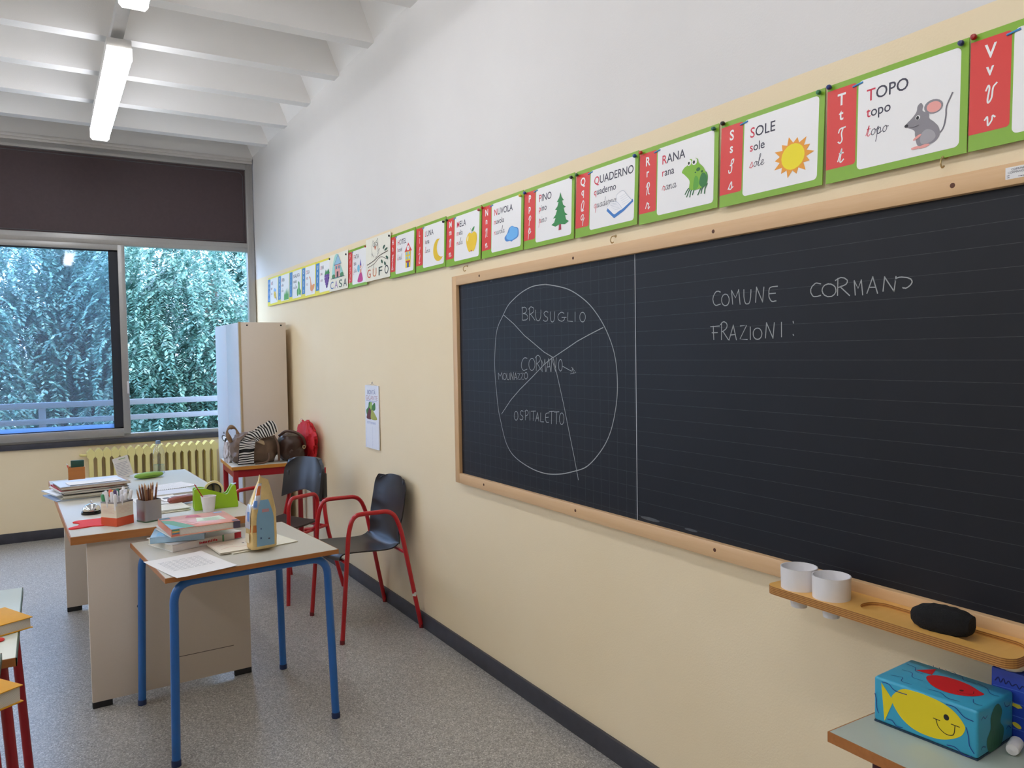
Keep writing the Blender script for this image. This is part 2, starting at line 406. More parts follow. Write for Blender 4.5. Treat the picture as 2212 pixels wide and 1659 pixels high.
# ------------------------------------------------------------------ windows
def window(n, x0, x1, sash):
    root = bpy.data.objects.new('window_%d' % n, None); COL.objects.link(root); root['kind'] = 'structure'; root['label'] = 'aluminium sliding window with dark upper panel' if n == 1 else 'second aluminium window along the same wall'
    root.location = (0, YW, 0)
    f = MB(); y0, y1 = 0., .07
    for (a, c, w) in ((x0, x0+.066, 0), (x1-.066, x1, 0)):
        f.box((a, y0, .834), (c, y1, 3.403), bevel=.002)
    f.box((x0+.064, y0-.004, 3.346), (x1-.064, y1, 3.403), bevel=.002)                    # head
    f.box((x0+.064, y0-.004, 2.560), (x1-.064, y1, 2.642), bevel=.002)                    # transom
    f.box((x0+.064, y0, .834), (x1-.064, y1, .872), bevel=.002)                           # lower track
    for z in (.846, .858): f.box((x0+.066, y0-.003, z), (x1-.066, y0+.003, z+.003))
    f.box((x0+.064, y0-.007, 2.598), (x1-.064, y0, 2.601)); f.box((x0+.064, y0-.007, 3.37), (x1-.064, y0, 3.373))
    for a in (x1-.030, x1-.048): f.box((a, y0-.003, .834), (a+.003, y0, 3.403))
    obj('window_frame', f, M_ALU, root)
    p = MB().box((x0+.06, .036, 2.63), (x1-.06, .05, 3.355))
    q = [(a, .035, c) for a, c in rrect(x0+.085, 2.66, x1-.085, 3.325, .05, 5, (0, 1, 1, 0))]; obj('panel_bead', MB().tube(q, .0035, 0, 6, closed=True), mat('dark_grey_bead', '55565A', .5), root)
    obj('dark_panel', p, mat('dark_brown_blind', '4A3C3E', .5, 0, .12, 40, spec=.35), root)
    sx0, sx1 = sash
    s = MB()
    s.box((sx1-.057, -.028, .875), (sx1, .03, 2.562), bevel=.002); s.box((sx0, -.028, .875), (sx0+.057, .03, 2.562), bevel=.002)
    s.box((sx0+.055, -.028, 2.513), (sx1-.055, .03, 2.562), bevel=.002); s.box((sx0+.055, -.028, .856), (sx1-.055, .03, .925), bevel=.002)
    so = obj('sliding_sash', s, M_ALU, root)
    q = MB(); q.box((sx1-.13, -.005, .925), (sx1-.057, .022, 2.513)).box((sx0+.057, -.005, .925), (sx0+.1, .022, 2.513)).box((sx0+.06, -.005, .922), (sx1-.06, .022, .932)).box((sx0+.06, -.005, 2.503), (sx1-.06, .022, 2.515))
    obj('gasket', q, M_GASKET, so)
    obj('pane', MB().box((sx0+.1, .008, .93), (sx1-.13, .014, 2.506)), M_GLASS, so)
    if n == 1:
        obj('frosted_film', MB().box((sx0+.1, .003, .932), (sx1-.13, .007, .968)), M_FILM, so)
    obj('latch', MB().box((sx1-.020, -.036, 1.235), (sx1-.004, -.026, 1.345), bevel=.003), mat('pale_latch', 'D6D3D2', .4, .2), so)
    return root
window(1, WX0, WX1, (-3.1, -1.146))
window(2, VX0+.05-.04, VX1, (-6.5, -5.0))

# ------------------------------------------------------------------ outside: balcony rail and trees
t = thing('balcony_railing', 'pale grey balcony railing with two flat rails beyond the window', 'railing', (0, 9.0, 0))
M_RAIL = mat('pale_rail_paint', '85898F', .5)
obj('top_rail', MB().box((-9, -.02, 1.068), (3.5, .03, 1.126), bevel=.004), M_RAIL, t)
obj('middle_rail', MB().box((-9, -.02, .910), (3.5, .03, .963), bevel=.004), M_RAIL, t)
for px in (-5.1, -1.83, 1.45): obj('post', MB().box((px-.032, -.012, -.25), (px+.032, .022, 1.07), bevel=.004), M_RAIL, t)
struct('balcony_floor', MB().box((-9, YW+.2, -.35), (3.5, 9.3, -.05)), mat('balcony_concrete', '9B9890', .8))['label'] = 'concrete balcony floor outside the window'
struct('ground', MB().box((-40, 9.3, -4.2), (40, 60, -4.0)), mat('garden_ground', '56604A', .9, 0, .2, 2))

m, t2 = newmat('tree_leaf'); v, x = t2.pos()
nz = t2.noise(v, 9, 3); nz2 = t2.noise(v, .9, 3)
c = t2.ramp(t2.math('ADD', t2.math('MULTIPLY', nz, .7), t2.math('MULTIPLY', nz2, .3)), [(.3, lin('305A4E')), (.5, lin('76A296')), (.68, lin('C2DAD2'))])
t2.n.remove(t2.p); df = t2.add('ShaderNodeBsdfPrincipled'); t2.link(c, df.inputs['Base Color']); df.inputs['Roughness'].default_value = .38; df.inputs['Specular IOR Level'].default_value = .6
tl = t2.add('ShaderNodeBsdfTranslucent'); t2.link(c, tl.inputs[0]); mx = t2.add('ShaderNodeMixShader'); mx.inputs[0].default_value = .3
t2.link(df.outputs[0], mx.inputs[1]); t2.link(tl.outputs[0], mx.inputs[2]); t2.link(mx.outputs[0], t2.n['Material Output'].inputs[0])
M_LEAF = m
M_BARK = mat('tree_bark', '4A4238', .9, 0, .3, 8)
def sprays(rng, n, cx, cy, rx, ry, z0, z1, leaf=.05):
    """hanging branches carrying compound leaves: a curved stalk with paired leaflets"""
    V = []; nl = 13; per = 12; nb = max(1, n//per)
    ang = rng.uniform(PI*.95, PI*2.05, nb); rad = np.sqrt(rng.uniform(.3, 1, nb)); zt = rng.uniform(z0+.5, z1, nb)
    B0 = np.stack([cx+np.cos(ang)*rad*rx, cy+np.sin(ang)*rad*ry, zt], 1); baz = ang+rng.normal(0, .5, nb); BL = rng.uniform(.9, 2.0, nb); out = rng.uniform(.2, .7, nb)
    b = np.repeat(np.arange(nb), per); s0 = np.tile((np.arange(per)+.5)/per, nb)+rng.uniform(-.04, .04, nb*per); m = nb*per
    P = B0[b]+np.stack([np.cos(baz[b])*out[b]*s0, np.sin(baz[b])*out[b]*s0, -BL[b]*s0**1.35], 1)
    az = baz[b]+rng.normal(0, 1.0, m); L = rng.uniform(.28, .52, m); drop = rng.uniform(.75, 1.35, m)
    for k in range(nl):
        s = (k+1)/nl
        C = P+np.stack([np.cos(az)*L*s*np.cos(drop*s), np.sin(az)*L*s*np.cos(drop*s), -L*s*np.sin(drop*s+.15)], 1)
        for side in (-1, 1):
            la = az+side*(.95+rng.normal(0, .15, m)); tilt = rng.normal(-.5, .22, m); ll = leaf*rng.uniform(.85, 1.2, m)*(1.15-.5*abs(s-.45))
            D = np.stack([np.cos(la)*np.cos(tilt), np.sin(la)*np.cos(tilt), np.sin(tilt)], 1)
            W = np.stack([-np.sin(la), np.cos(la), rng.normal(0, .35, m)], 1); W /= np.linalg.norm(W, axis=1)[:, None]
            V.append(np.stack([C, C+D*(ll*.5)[:, None]+W*(ll*.23)[:, None], C+D*ll[:, None], C+D*(ll*.5)[:, None]-W*(ll*.23)[:, None]], 1).reshape(-1, 3))
    return np.concatenate(V)
def tree(label, seed, cx, cy, rx, ry, z0, z1, n, leaf=.05, group='trees beyond the balcony'):
    r = thing('leafy_tree', label, 'tree', (cx, cy, -4.0), 0, group)
    b = MB().tube(smooth([(0, 0, 0), (.1, .05, 2.5), (-.05, .1, 5), (.1, .2, z1+3.2)], 6), [.2-.006*i for i in range(19)], 0, 10)
    rr = random.Random(seed)
    for _ in range(9):
        a = rr.uniform(0, 2*PI); h = rr.uniform(3.2, z1+2.5); l = rr.uniform(.6, 1.)
        b.tube(smooth([(0, .1, h), (math.cos(a)*rx*.45*l, math.sin(a)*ry*.45*l, h+.5), (math.cos(a)*rx*.8*l, math.sin(a)*ry*.8*l, h+.55)], 4), [.06-.005*i for i in range(9)], 0, 6)
    obj('trunk', b, M_BARK, r)
    V = sprays(np.random.default_rng(seed), n, 0, 0, rx, ry, z0+4, z1+4, leaf)
    nq = len(V)//4; me = bpy.data.meshes.new('foliage'); me.vertices.add(len(V)); me.vertices.foreach_set('co', V.astype(np.float32).ravel())
    me.loops.add(len(V)); me.loops.foreach_set('vertex_index', np.arange(len(V), dtype=np.int32)); me.polygons.add(nq)
    me.polygons.foreach_set('loop_start', np.arange(0, len(V), 4, dtype=np.int32)); me.polygons.foreach_set('loop_total', np.full(nq, 4, np.int32))
    me.materials.append(M_LEAF); me.update(); me.validate()
    fo = bpy.data.objects.new('foliage', me); COL.objects.link(fo); fo.parent = r; fo['kind'] = 'stuff'
    return r
tree('dense leafy tree with hanging sprays seen through the open right half of the window', 11, .35, 12.3, 1.75, 2.0, -1.4, 3.5, 8400, .072)
tree('leafy tree seen through the middle of the left pane', 12, -2.75, 13.0, 1.6, 1.9, -1.4, 3.7, 6600, .074)
tree('leafy tree at the left edge of the left pane', 13, -5.6, 12.6, 1.5, 1.8, -1.4, 3.6, 4000, .076)
tree('broad darker tree standing behind the three nearer trees', 14, -1.5, 17.2, 6.5, 2.0, -3.2, 4.6, 12000, .12)

# ------------------------------------------------------------------ ceiling lamps on their trunking
M_TUBE = mat('lit_diffuser', 'F6F8FF', .4, emit=LAMP, vary=0)
M_LAMPW = mat('white_lamp_housing', 'DAD8D6', .4)
def lamp(y0, y1, x, label):
    t = thing('fluorescent_lamp', label, 'ceiling lamp', (x, (y0+y1)/2, 3.22), 0, 'strip lamps on the ceiling trunking'); L = (y1-y0)/2
    d = MB(); P = [(-.048, 0), (.048, 0), (.062, .018), (.062, .082), (-.062, .082), (-.062, .018)]
    d.prism(P, -L+.02, L-.02, fn=lambda a, c, h: (a, h, c)); obj('diffuser', d, M_TUBE, t)
    h = MB().box((-.064, -L+.01, .082), (.064, L-.01, .135), bevel=.006); obj('housing', h, M_LAMPW, t)
    for s in (-1, 1): obj('end_cap', MB().prism([(-.05, -.002), (.05, -.002), (.065, .016), (.065, .084), (-.065, .084), (-.065, .016)], s*L-.02*(s > 0), s*L+.02*(s < 0), fn=lambda a, c, h: (a, h, c)), mat('translucent_end_cap', 'F2EFEA', .4, emit=2.2, vary=0), t)
    for s in (-.7, .7): obj('mount', MB().box((-.03, s*L-.03, .133), (.03, s*L+.03, .18)), mat('dark_mount', '3A3836', .5), t)
for (x, nm) in ((-1.372, 'of the row near the board wall'), (-3.75, 'of the middle row'), (-5.9, 'of the added fill row along the left wall')):
    tk = MB().box((x-.034, YB+.3, 3.40), (x+.034, 6.72, 3.456), bevel=.003)
    tag(obj('cable_trunking', tk, mat('grey_trunking', 'C3C1C0', .45)), 'white cable trunking %s carrying strip lamps' % nm, 'trunking')
lamp(4.945, 6.775, -1.372, 'lit white strip lamp nearest the window, hanging whole in view')
lamp(2.30, 4.175, -1.372, 'lit white strip lamp cut off by the top edge, next to the whole one')
lamp(-.35, 1.55, -1.372, 'lit white strip lamp near the board wall, behind the camera')
for x, nm in ((-3.75, 'middle row'), (-5.9, 'added fill row along the left wall')):  # left wall row: unseen lamps added to brighten the lower board wall
    for (y0, y1, wh) in ((4.945, 6.775, 'nearest the window'), (2.30, 4.175, 'halfway down the room'), (-.35, 1.55, 'at the back of the room')):
        lamp(y0, y1, x, 'lit strip lamp of the %s, %s' % (nm, wh))

# ------------------------------------------------------------------ radiator and cabinet
t = thing('radiator', 'pale yellow column radiator under the window', 'radiator', (-1.476, 7.705, 0))
M_RAD = mat('cream_yellow_enamel', 'EBDD92', .35, 0, .04, 10)
for i in range(17):
    b = MB(); x0 = i*.0636
    b.prism([(x0-.0165, .10), (x0+.0165, .10), (x0+.0165, .68), (x0+.0312, .70), (x0+.0312, .738), (x0+.006, .768), (x0-.006, .768), (x0-.0312, .738), (x0-.0312, .70), (x0-.0165, .68)], -.06, -.026, fn=lambda a, c, h: (a, h, c))
    b.prism([(x0-.0165, .10), (x0+.0165, .10), (x0+.0165, .72), (x0-.0165, .72)], .02, .055, fn=lambda a, c, h: (a, h, c))
    b.prism([(x0-.0312, .70), (x0+.0312, .70), (x0+.0312, .738), (x0+.006, .768), (x0-.006, .768), (x0-.0312, .738)], -.03, .055, fn=lambda a, c, h: (a, h, c))
    b.box((x0-.0312, -.045, .12), (x0+.0312, .045, .17))
    obj('section', b, M_RAD, t)
obj('pipe', MB().tube(fillet([(-.03, .02, .71), (-.075, .02, .71), (-.075, .08, .71)], .02), .012).tube([(-.03, .02, .14), (-.075, .02, .14), (-.075, .02, 0)], .012), M_RAD, t)
obj('foot', MB().box((.11, -.04, 0), (.145, .04, .12)).box((.93, -.04, 0), (.965, .04, .12)), M_RAD, t)

t = thing('cabinet', 'tall beige laminate cabinet standing in the corner beside the window', 'cabinet', (-.435, 6.58, 0))
obj('carcass', MB().box((.018, 0, .06), (.385, .99, 1.83), bevel=.002).box((.03, .02, 0), (.385, .97, .06)), M_CAB, t)
obj('edge_band', MB().box((.004, -.001, .06), (.020, .016, 1.832)), mat('tan_edge_band', 'B09A78', .5), t)
for (a, c) in ((.018, .494), (.498, .988)):
    obj('door', MB().box((0, a, .07), (.018, c, 1.825), bevel=.002), M_CABF, t)
# round black and white eye stickers on the door
M_ST = mat('white_sticker', 'F4F4F4', .5, vary=0)
for (yy, zz) in ((.70, .822), (.57, .806)):
    b = MB(); P = [(yy+.105*math.cos(a*PI/12), zz+.025*math.sin(a*PI/12)) for a in range(24)]
    b.prism(P, -.0015, .0005, fn=lambda a, c, h: (h, a, c))
    rr = [(yy+.115*math.cos(a), zz+.028*math.sin(a)) for a in [-2.2+.11*k for k in range(41)]]
    for i in range(len(rr)-1):
        (a0, c0), (a1, c1) = rr[i], rr[i+1]; k = .72
        q = [(a0, c0), (a1, c1), (yy+(a1-yy)*k, zz+(c1-zz)*k), (yy+(a0-yy)*k, zz+(c0-zz)*k)]
        b.add([(-.003, a, c) for a, c in q], [(0, 1, 2, 3)], 1)
    for dy in (.0,):
        b.box((-.003, yy+.0, zz+.040), (-.001, yy+.03, zz+.056), 1)
    obj('eye_sticker', b, [M_ST, M_BLACK], t)
for px in (.07, .345): obj('screw_cap', MB().lathe([(.007, 0), (.007, .002), (0, .003)], (0, 0, 0), 0, 10).xf(Matrix.Translation((px, -.0003, 1.805)) @ Matrix.Rotation(PI/2, 4, 'X')), M_BLACK, t)
CHALK = {
 'chalk_circle': ['820,931 880,922 966,904 1027,883 1086,854 1133,824 1179,784 1215,744 1241,707 1263,667 1277,629 1286,585 1289,535 1287,491 1279,447 1264,396 1244,350 1216,308 1178,268 1130,228 1081,199 1011,177 926,156 838,144 770,143 699,150 625,165 569,182 524,204 485,241 459,287 437,341 419,389 406,458 396,527 391,597 397,666 410,735 431,776 470,815 518,860 571,887 635,911 709,928 768,932 831,930'],
 'chalk_sector_lines': ['480,822 568,778 654,725 738,685 806,652 873,629', '876,629 960,660 1042,691 1121,715 1208,739', '867,627 805,599 710,544 610,489 531,439 449,373', '876,624 904,550 944,442 983,323 1012,236 1039,147'],
 'chalk_arrow': ['942,593 999,575', '1005,589 1032,569 994,563 1012,586', '1010,579 1016,567'],
 'chalk_word_brusuglio': ['640,792 643,848', '637,844 644,845 650,846 657,847 662,846 667,844 672,841 675,838 677,835 676,831 674,828 670,825 667,823 661,821 654,821 648,820 646,819 650,819 657,818 665,817 671,815 676,813 681,809 685,805 686,802 685,799 681,796 676,793 671,791 664,791 657,791 648,791 640,792', '698,788 700,841', '692,836 697,839 702,842 706,844 711,845 717,844 723,842 729,840 733,837 734,834 734,830 733,826 730,823 725,820 718,818 711,816 703,813', '708,814 741,787', '748,829 747,822 747,815 747,808 748,802 749,797 751,792 754,788 757,785 761,784 766,783 771,784 775,785 778,788 781,791 784,795 786,800 787,806 787,813 788,820 788,827', '841,815 837,817 834,818 830,820 826,820 822,819 817,817 813,815 811,813 811,810 813,807 815,804 818,802 823,799 828,797 833,795 837,793 838,790 838,787 837,784 834,781 831,780 827,779 822,779 818,779 814,780 812,781 809,782 807,784', '858,815 858,809 857,803 857,796 858,791 859,786 861,782 863,778 865,776 869,774 873,774 877,774 880,776 883,778 885,781 887,785 889,790 890,795 890,801 890,807 891,814', '956,805 951,807 946,809 940,810 935,810 929,808 924,806 918,802 915,798 913,794 913,790 914,786 916,782 920,779 925,777 932,775 937,774 942,774 948,775 952,777 956,778 958,780 958,783 959,785 959,788', '941,789 971,788', '983,806 980,773 1014,770', '1032,805 1031,770', '1079,802 1077,802 1075,801 1073,801 1071,800 1069,799 1068,797 1066,796 1065,794 1064,792 1063,790 1063,788 1063,786 1062,784 1063,782 1063,780 1063,778 1064,776 1065,774 1066,773 1068,771 1069,770 1071,768 1073,767 1075,766 1077,766 1079,766 1081,765 1083,765 1085,766 1087,766 1089,767 1090,768 1092,769 1093,771 1095,772 1096,774 1097,776 1098,777 1098,779 1098,782 1099,784 1098,786 1098,788 1098,790 1097,792 1096,793 1095,795 1093,797 1092,798 1090,799 1088,800 1086,801 1084,802 1082,802 1080,802 1078,802'],
 'chalk_word_cormano': ['674,626 668,627 662,628 656,628 650,627 644,624 638,619 633,614 629,608 627,603 626,597 626,592 627,587 630,582 633,578 638,575 644,573 650,573 657,575 665,577 672,579', '709,625 707,624 704,623 701,622 699,621 697,619 695,617 693,615 691,613 690,610 689,608 688,605 688,602 687,599 688,596 688,593 689,590 690,588 691,585 693,583 694,581 696,579 699,577 701,576 703,575 706,574 709,574 711,574 714,574 717,575 719,576 722,577 724,578 726,580 728,582 730,584 732,587 733,589 734,592 735,595 735,598 735,600 735,603 735,606 734,609 733,612 732,614 730,616 728,618 726,620 724,622 722,623 719,624 717,625 714,625 711,625 709,625', '745,574 747,634', '740,627 744,631 749,634 753,637 758,638 763,638 768,636 773,633 777,630 778,627 778,623 777,619 774,615 770,612 763,609 757,605 750,602', '754,604 784,575', '788,616 791,570', '788,618 801,593 813,621', '813,621 816,571', '821,571 841,624', '841,624 855,572', '829,589 850,591', '858,571 864,627', '864,627 890,572', '890,572 897,627', '925,621 923,620 922,619 920,618 919,617 918,615 917,614 916,611 915,609 914,607 913,605 913,602 913,599 912,597 913,594 913,591 913,589 914,587 914,584 915,582 916,580 917,579 919,577 920,576 921,575 923,574 924,574 926,574 927,574 929,575 930,575 932,577 933,578 934,579 935,581 936,583 937,585 938,588 938,590 939,593 939,595 939,598 939,601 939,603 939,606 938,608 937,610 936,612 935,614 934,616 933,617 932,619 930,620 929,620 928,620 926,620 925,620'],
 'chalk_word_molinazzo': ['423,558 427,530', '423,559 440,544 456,561', '456,561 461,531', '479,558 477,558 475,557 474,557 472,556 471,555 470,554 469,552 468,551 467,549 466,548 466,546 465,545 465,543 465,541 466,540 466,538 467,537 467,535 468,534 470,533 471,532 472,531 474,530 475,529 477,529 478,529 480,529 482,529 483,529 485,530 486,531 488,532 489,533 491,534 492,535 493,536 493,538 494,539 495,541 495,543 495,544 495,546 495,548 494,549 493,551 493,552 492,553 491,554 489,555 488,556 487,557 485,558 483,558 482,558 480,558 478,558', '501,559 501,554 500,549 500,545 501,541 502,538 503,535 504,532 506,530 509,530 512,529 516,530 518,531 521,533 522,535 524,538 525,541 526,545 527,550 527,554 527,559', '531,530 536,562', '536,562 554,530', '554,530 559,563', '563,531 576,561', '576,561 586,532', '568,541 583,543', '594,559 614,560 592,534 614,533', '622,560 642,562 620,535 643,534', '661,564 660,564 659,563 657,563 656,562 655,561 653,560 652,559 651,557 651,556 650,554 650,553 649,551 649,550 649,548 650,546 650,545 651,544 651,542 652,541 653,540 654,539 656,538 657,537 658,537 660,536 661,536 663,536 664,536 666,537 667,537 669,538 670,539 671,540 672,541 673,542 674,543 675,545 676,546 676,548 676,549 676,551 676,552 676,554 676,555 675,557 674,558 673,559 672,561 671,561 670,562 669,563 667,564 666,564 664,564 663,564 661,564'],
 'chalk_word_ospitaletto': ['574,390 572,389 570,389 568,388 567,387 565,385 564,384 563,382 562,380 561,378 560,376 559,374 559,372 559,370 559,368 559,365 560,363 560,361 561,359 562,358 564,356 565,355 566,354 568,353 570,352 571,352 573,352 575,352 577,352 579,352 580,353 582,354 584,355 585,357 586,358 588,360 589,362 590,364 590,366 591,368 591,370 591,373 591,375 591,377 590,379 590,381 589,383 588,384 587,386 585,387 584,388 582,389 581,390 579,390 577,390 575,390 573,390', '635,393 632,394 629,396 626,397 623,397 619,395 615,393 612,390 610,388 610,385 611,383 613,380 616,378 620,376 624,374 629,373 631,371 633,368 632,365 631,362 630,360 627,358 623,357 619,356 615,356 613,356 610,357 608,358 606,359', '652,358 654,397', '649,395 653,397 657,399 661,401 665,401 668,400 672,398 675,395 676,393 676,390 675,386 672,383 669,380 666,378 662,377 658,376 654,375', '690,398 689,359', '700,398 736,401', '718,400 715,360', '734,358 750,395', '750,395 760,360', '740,371 757,373', '775,395 773,358 796,359', '839,399 834,399 828,398 822,397 818,396 815,394 813,392 812,389 812,386 811,382 811,377 811,372 812,368 813,365 815,362 817,360 820,358 823,358 827,359 830,359 834,360', '812,378 833,381', '839,404 876,408', '858,407 855,356', '878,405 911,408', '895,407 892,358', '928,404 926,403 925,402 923,401 921,400 920,398 919,397 917,394 916,392 915,390 915,387 914,385 914,382 914,379 914,377 914,374 914,372 915,369 916,367 917,365 918,363 920,362 921,360 923,359 924,358 926,358 928,357 930,357 931,358 933,358 935,359 937,361 938,362 940,364 941,366 942,368 943,370 944,372 945,375 945,377 946,380 946,383 946,385 945,388 945,390 944,393 943,395 942,397 941,399 940,400 938,402 937,403 935,404 933,404 932,404 930,404 928,404'],
 'chalk_word_comune': ['1794,827 1791,828 1787,830 1783,830 1779,830 1775,828 1771,824 1768,820 1765,816 1764,811 1763,807 1764,802 1765,798 1766,795 1769,791 1772,789 1775,787 1780,787 1784,788 1789,789 1794,790', '1813,819 1811,818 1810,818 1808,817 1807,817 1805,816 1804,814 1803,813 1802,811 1801,810 1800,808 1800,806 1800,804 1799,802 1800,800 1800,798 1800,796 1801,794 1802,792 1803,791 1804,789 1805,788 1807,787 1808,786 1810,785 1812,784 1813,784 1815,784 1817,784 1818,784 1820,785 1822,785 1823,786 1825,787 1826,789 1827,790 1828,792 1829,793 1829,795 1830,797 1830,799 1830,801 1830,803 1830,805 1829,807 1828,808 1828,810 1827,812 1825,813 1824,815 1823,816 1821,817 1820,818 1818,818 1816,818 1814,819 1813,819', '1840,826 1844,787', '1840,828 1855,805 1868,828', '1868,828 1873,785', '1888,826 1888,820 1888,813 1888,807 1889,801 1890,796 1891,792 1893,788 1895,785 1898,784 1901,784 1904,784 1907,785 1909,788 1911,791 1912,795 1913,800 1914,805 1914,811 1915,818 1915,824', '1932,787 1936,830', '1936,830 1958,786', '1958,786 1963,828', '2011,827 2005,827 1998,827 1993,827 1988,826 1985,825 1983,823 1982,820 1981,816 1981,812 1981,807 1981,802 1982,797 1984,794 1986,790 1988,788 1991,786 1994,785 1998,785 2002,786 2006,786', '1982,808 2004,808'],
 'chalk_word_cormano_2': ['2154,822 2150,823 2146,824 2142,825 2139,825 2135,823 2131,820 2127,817 2125,813 2123,810 2123,806 2123,802 2124,799 2126,796 2128,793 2131,790 2135,789 2139,789 2144,789 2149,790 2154,791', '2178,820 2175,819 2173,819 2171,818 2169,818 2167,817 2165,816 2164,814 2162,813 2161,811 2160,810 2160,808 2159,806 2159,804 2159,802 2160,800 2161,798 2161,796 2163,795 2164,793 2166,791 2168,790 2170,789 2172,788 2174,787 2176,786 2178,786 2181,786 2183,786 2185,786 2188,786 2190,787 2192,788 2194,789 2195,790 2197,791 2198,793 2199,794 2200,796 2201,798 2201,800 2201,802 2201,803 2200,805 2200,807 2199,809 2198,811 2196,812 2195,814 2193,815 2191,816 2189,817 2187,818 2184,819 2182,819 2180,819 2177,820', '2206,788 2207,831', '2200,827 2204,829 2208,831 2212,832 2216,833 2221,832 2226,831 2230,828 2233,826 2235,824 2235,821 2234,818 2232,815 2228,813 2222,811 2216,810 2210,808', '2214,809 2241,785', '2255,819 2258,785', '2255,821 2266,801 2275,821', '2275,821 2279,784', '2291,787 2307,826', '2307,826 2320,785', '2297,801 2315,800', '2335,789 2339,823', '2339,823 2364,786', '2364,786 2369,821', '2367,813 2368,814 2369,816 2370,817 2372,818 2377,819 2383,819 2389,818 2395,817 2399,816 2403,814 2407,812 2409,809 2410,807 2410,804 2409,802 2407,799 2405,797 2402,795 2399,793 2396,792 2394,791 2391,792 2389,792 2387,793'],
 'chalk_word_frazioni': ['1753,722 1790,723', '1764,723 1766,682', '1759,703 1781,703', '1798,681 1799,732', '1794,727 1797,729 1800,732 1803,734 1806,735 1810,735 1814,733 1818,731 1820,728 1821,725 1821,722 1820,718 1818,715 1815,712 1811,710 1806,707 1801,705', '1804,706 1826,680', '1829,679 1846,723', '1846,723 1858,679', '1835,694 1854,695', '1874,720 1898,721 1872,681 1900,679', '1912,715 1912,679', '1937,711 1935,711 1933,710 1932,710 1930,709 1929,708 1927,707 1926,705 1925,704 1924,702 1923,700 1923,699 1923,697 1923,695 1923,693 1923,691 1924,690 1924,688 1925,686 1926,685 1928,683 1929,682 1930,681 1932,680 1934,679 1936,679 1937,679 1939,678 1941,679 1943,679 1944,679 1946,680 1948,681 1949,682 1950,683 1952,685 1953,686 1953,688 1954,689 1954,691 1955,693 1955,695 1955,697 1954,699 1954,700 1953,702 1952,704 1951,705 1950,706 1948,708 1947,709 1945,710 1944,710 1942,711 1940,711 1938,711 1937,711', '1968,682 1972,725', '1972,725 1995,681', '1995,681 2000,724', '2025,724 2025,684', '2065,725 2066,721', '2065,689 2066,687'],
}
# ------------------------------------------------------------------ things on the board wall.  local x = along the wall to the right, y = up, z = out of the wall
def on_wall(y, z, off=0., tilt=0.):
    return Matrix.Translation((-off, y, z)) @ Matrix(((0, 0, -1, 0), (-1, 0, 0, 0), (0, 1, 0, 0), (0, 0, 0, 1))) @ Matrix.Rotation(tilt, 4, 'X')
def wall_thing(name, label, cat, y, z, off=0., tilt=0., group=None):
    t = thing(name, label, cat, group=group); M = on_wall(y, z, off, tilt); t.location = M.to_translation(); t.rotation_euler = M.to_euler(); return t
# blackboard
t = wall_thing('blackboard', 'long dark ruled blackboard in a pale wooden frame with chalk writing', 'blackboard', 3.517, .895)
BL = 3.517+1.0; BH = 1.036
obj('slate', MB().box((.02, .02, .001), (BL, BH-.02, .012)), M_SLATE, t)
fr = MB().box((.045, 0, 0), (BL, .050, .030), bevel=.003).box((.045, BH-.047, 0), (BL, BH, .030), bevel=.003)
b = MB().box((.0, 0, 0), (.046, BH, .030), bevel=.003)
def wood_board(name, a, b_, axis):
    return wood(name, a, b_, axis)
obj('frame_rail', MB().box((.045, 0, 0), (BL, .050, .030), bevel=.003), wood('pale_beech_board', 'D3A878', 'E3C094', 0), t)
obj('frame_rail', MB().box((.045, BH-.047, 0), (BL, BH, .030), bevel=.003), MATS['pale_beech_board'], t)
obj('frame_stile', b, wood('pale_beech_board_upright', 'CDA274', 'DDB98C', 1), t)
for (yy, zz) in ((3.228, 1.91), (2.47, 1.908), (1.734, 1.907), (1.002, 1.907), (3.22, .922), (2.477, .922), (1.736, .922), (.985, .922), (.25, .922), (.25, 1.907)):
    obj('screw_hole', MB().lathe([(.0065, 0), (.0055, .0012), (0, .0012)], (3.517-yy, zz-.895, .0296), 0, 10), mat('rusty_screw', '5A3420', .5, .3), t)
obj('panel_joint', MB().box((1.3915, .05, .011), (1.3945, BH-.047, .0128)), mat('chalky_joint_line', 'B9BCC0', .8), t)
for q in ((1.46, .065, .05, .006), (1.66, .064, .03, .004), (.37, BH-.052, .012, .004)): obj('chalk_smear', MB().poly(ell(*q, 14), .0123), mat('faint_chalk', '55595F', .9, 0, .3, 80), t)
lb = obj('inventory_label', MB().box((2.628, 1.002, .0296), (2.70, 1.027, .0302)), M_PAPER, t)
lt = MB(); put_text(lt, 'COMUNE', 2.640, 1.0195, .0045, .0306); put_text(lt, 'CORMANO', 2.633, 1.0135, .0045, .0306); marks(lt, 2.631, 1.0085, .006, .002, .0306, n=2); marks(lt, 2.631, 1.0045, .006, .002, .0306, n=2); marks(lt, 2.654, 1.0045, .016, .002, .0306, n=4)
obj('label_text', lt, M_INK, lb)
for nm, st in CHALK.items():
    b = MB(); w = .0038 if nm in ('chalk_circle',) else (.0034 if 'line' in nm else .0030)
    for s in st:
        P = [tuple(float(q)/1000 for q in p.split(',')) for p in s.split()]
        if nm == 'chalk_circle': P = [(p.x, p.y) for p in smooth(P, 4)]
        b.ribbon(P, w, .0127)
    obj(nm.replace('_2', ''), b, M_CHALK, t)

# chalk ledge, two white cups let into it, the felt duster
t = thing('chalk_ledge', 'varnished plywood chalk ledge under the blackboard', 'shelf', (0, 1.418, .896))
ledge_L = .62
b = MB(); G = rrect(-.133, -.605, -.052, -.240, .0395, 8)
O = rrect(-.170, -ledge_L, -.0305, 0, .028, 6, (0, 0, 1, 1))
# top surface with the pencil groove cut out: outer ring split in two halves around the groove
gx = [(-.135, -.60), (-.028, -.245)]

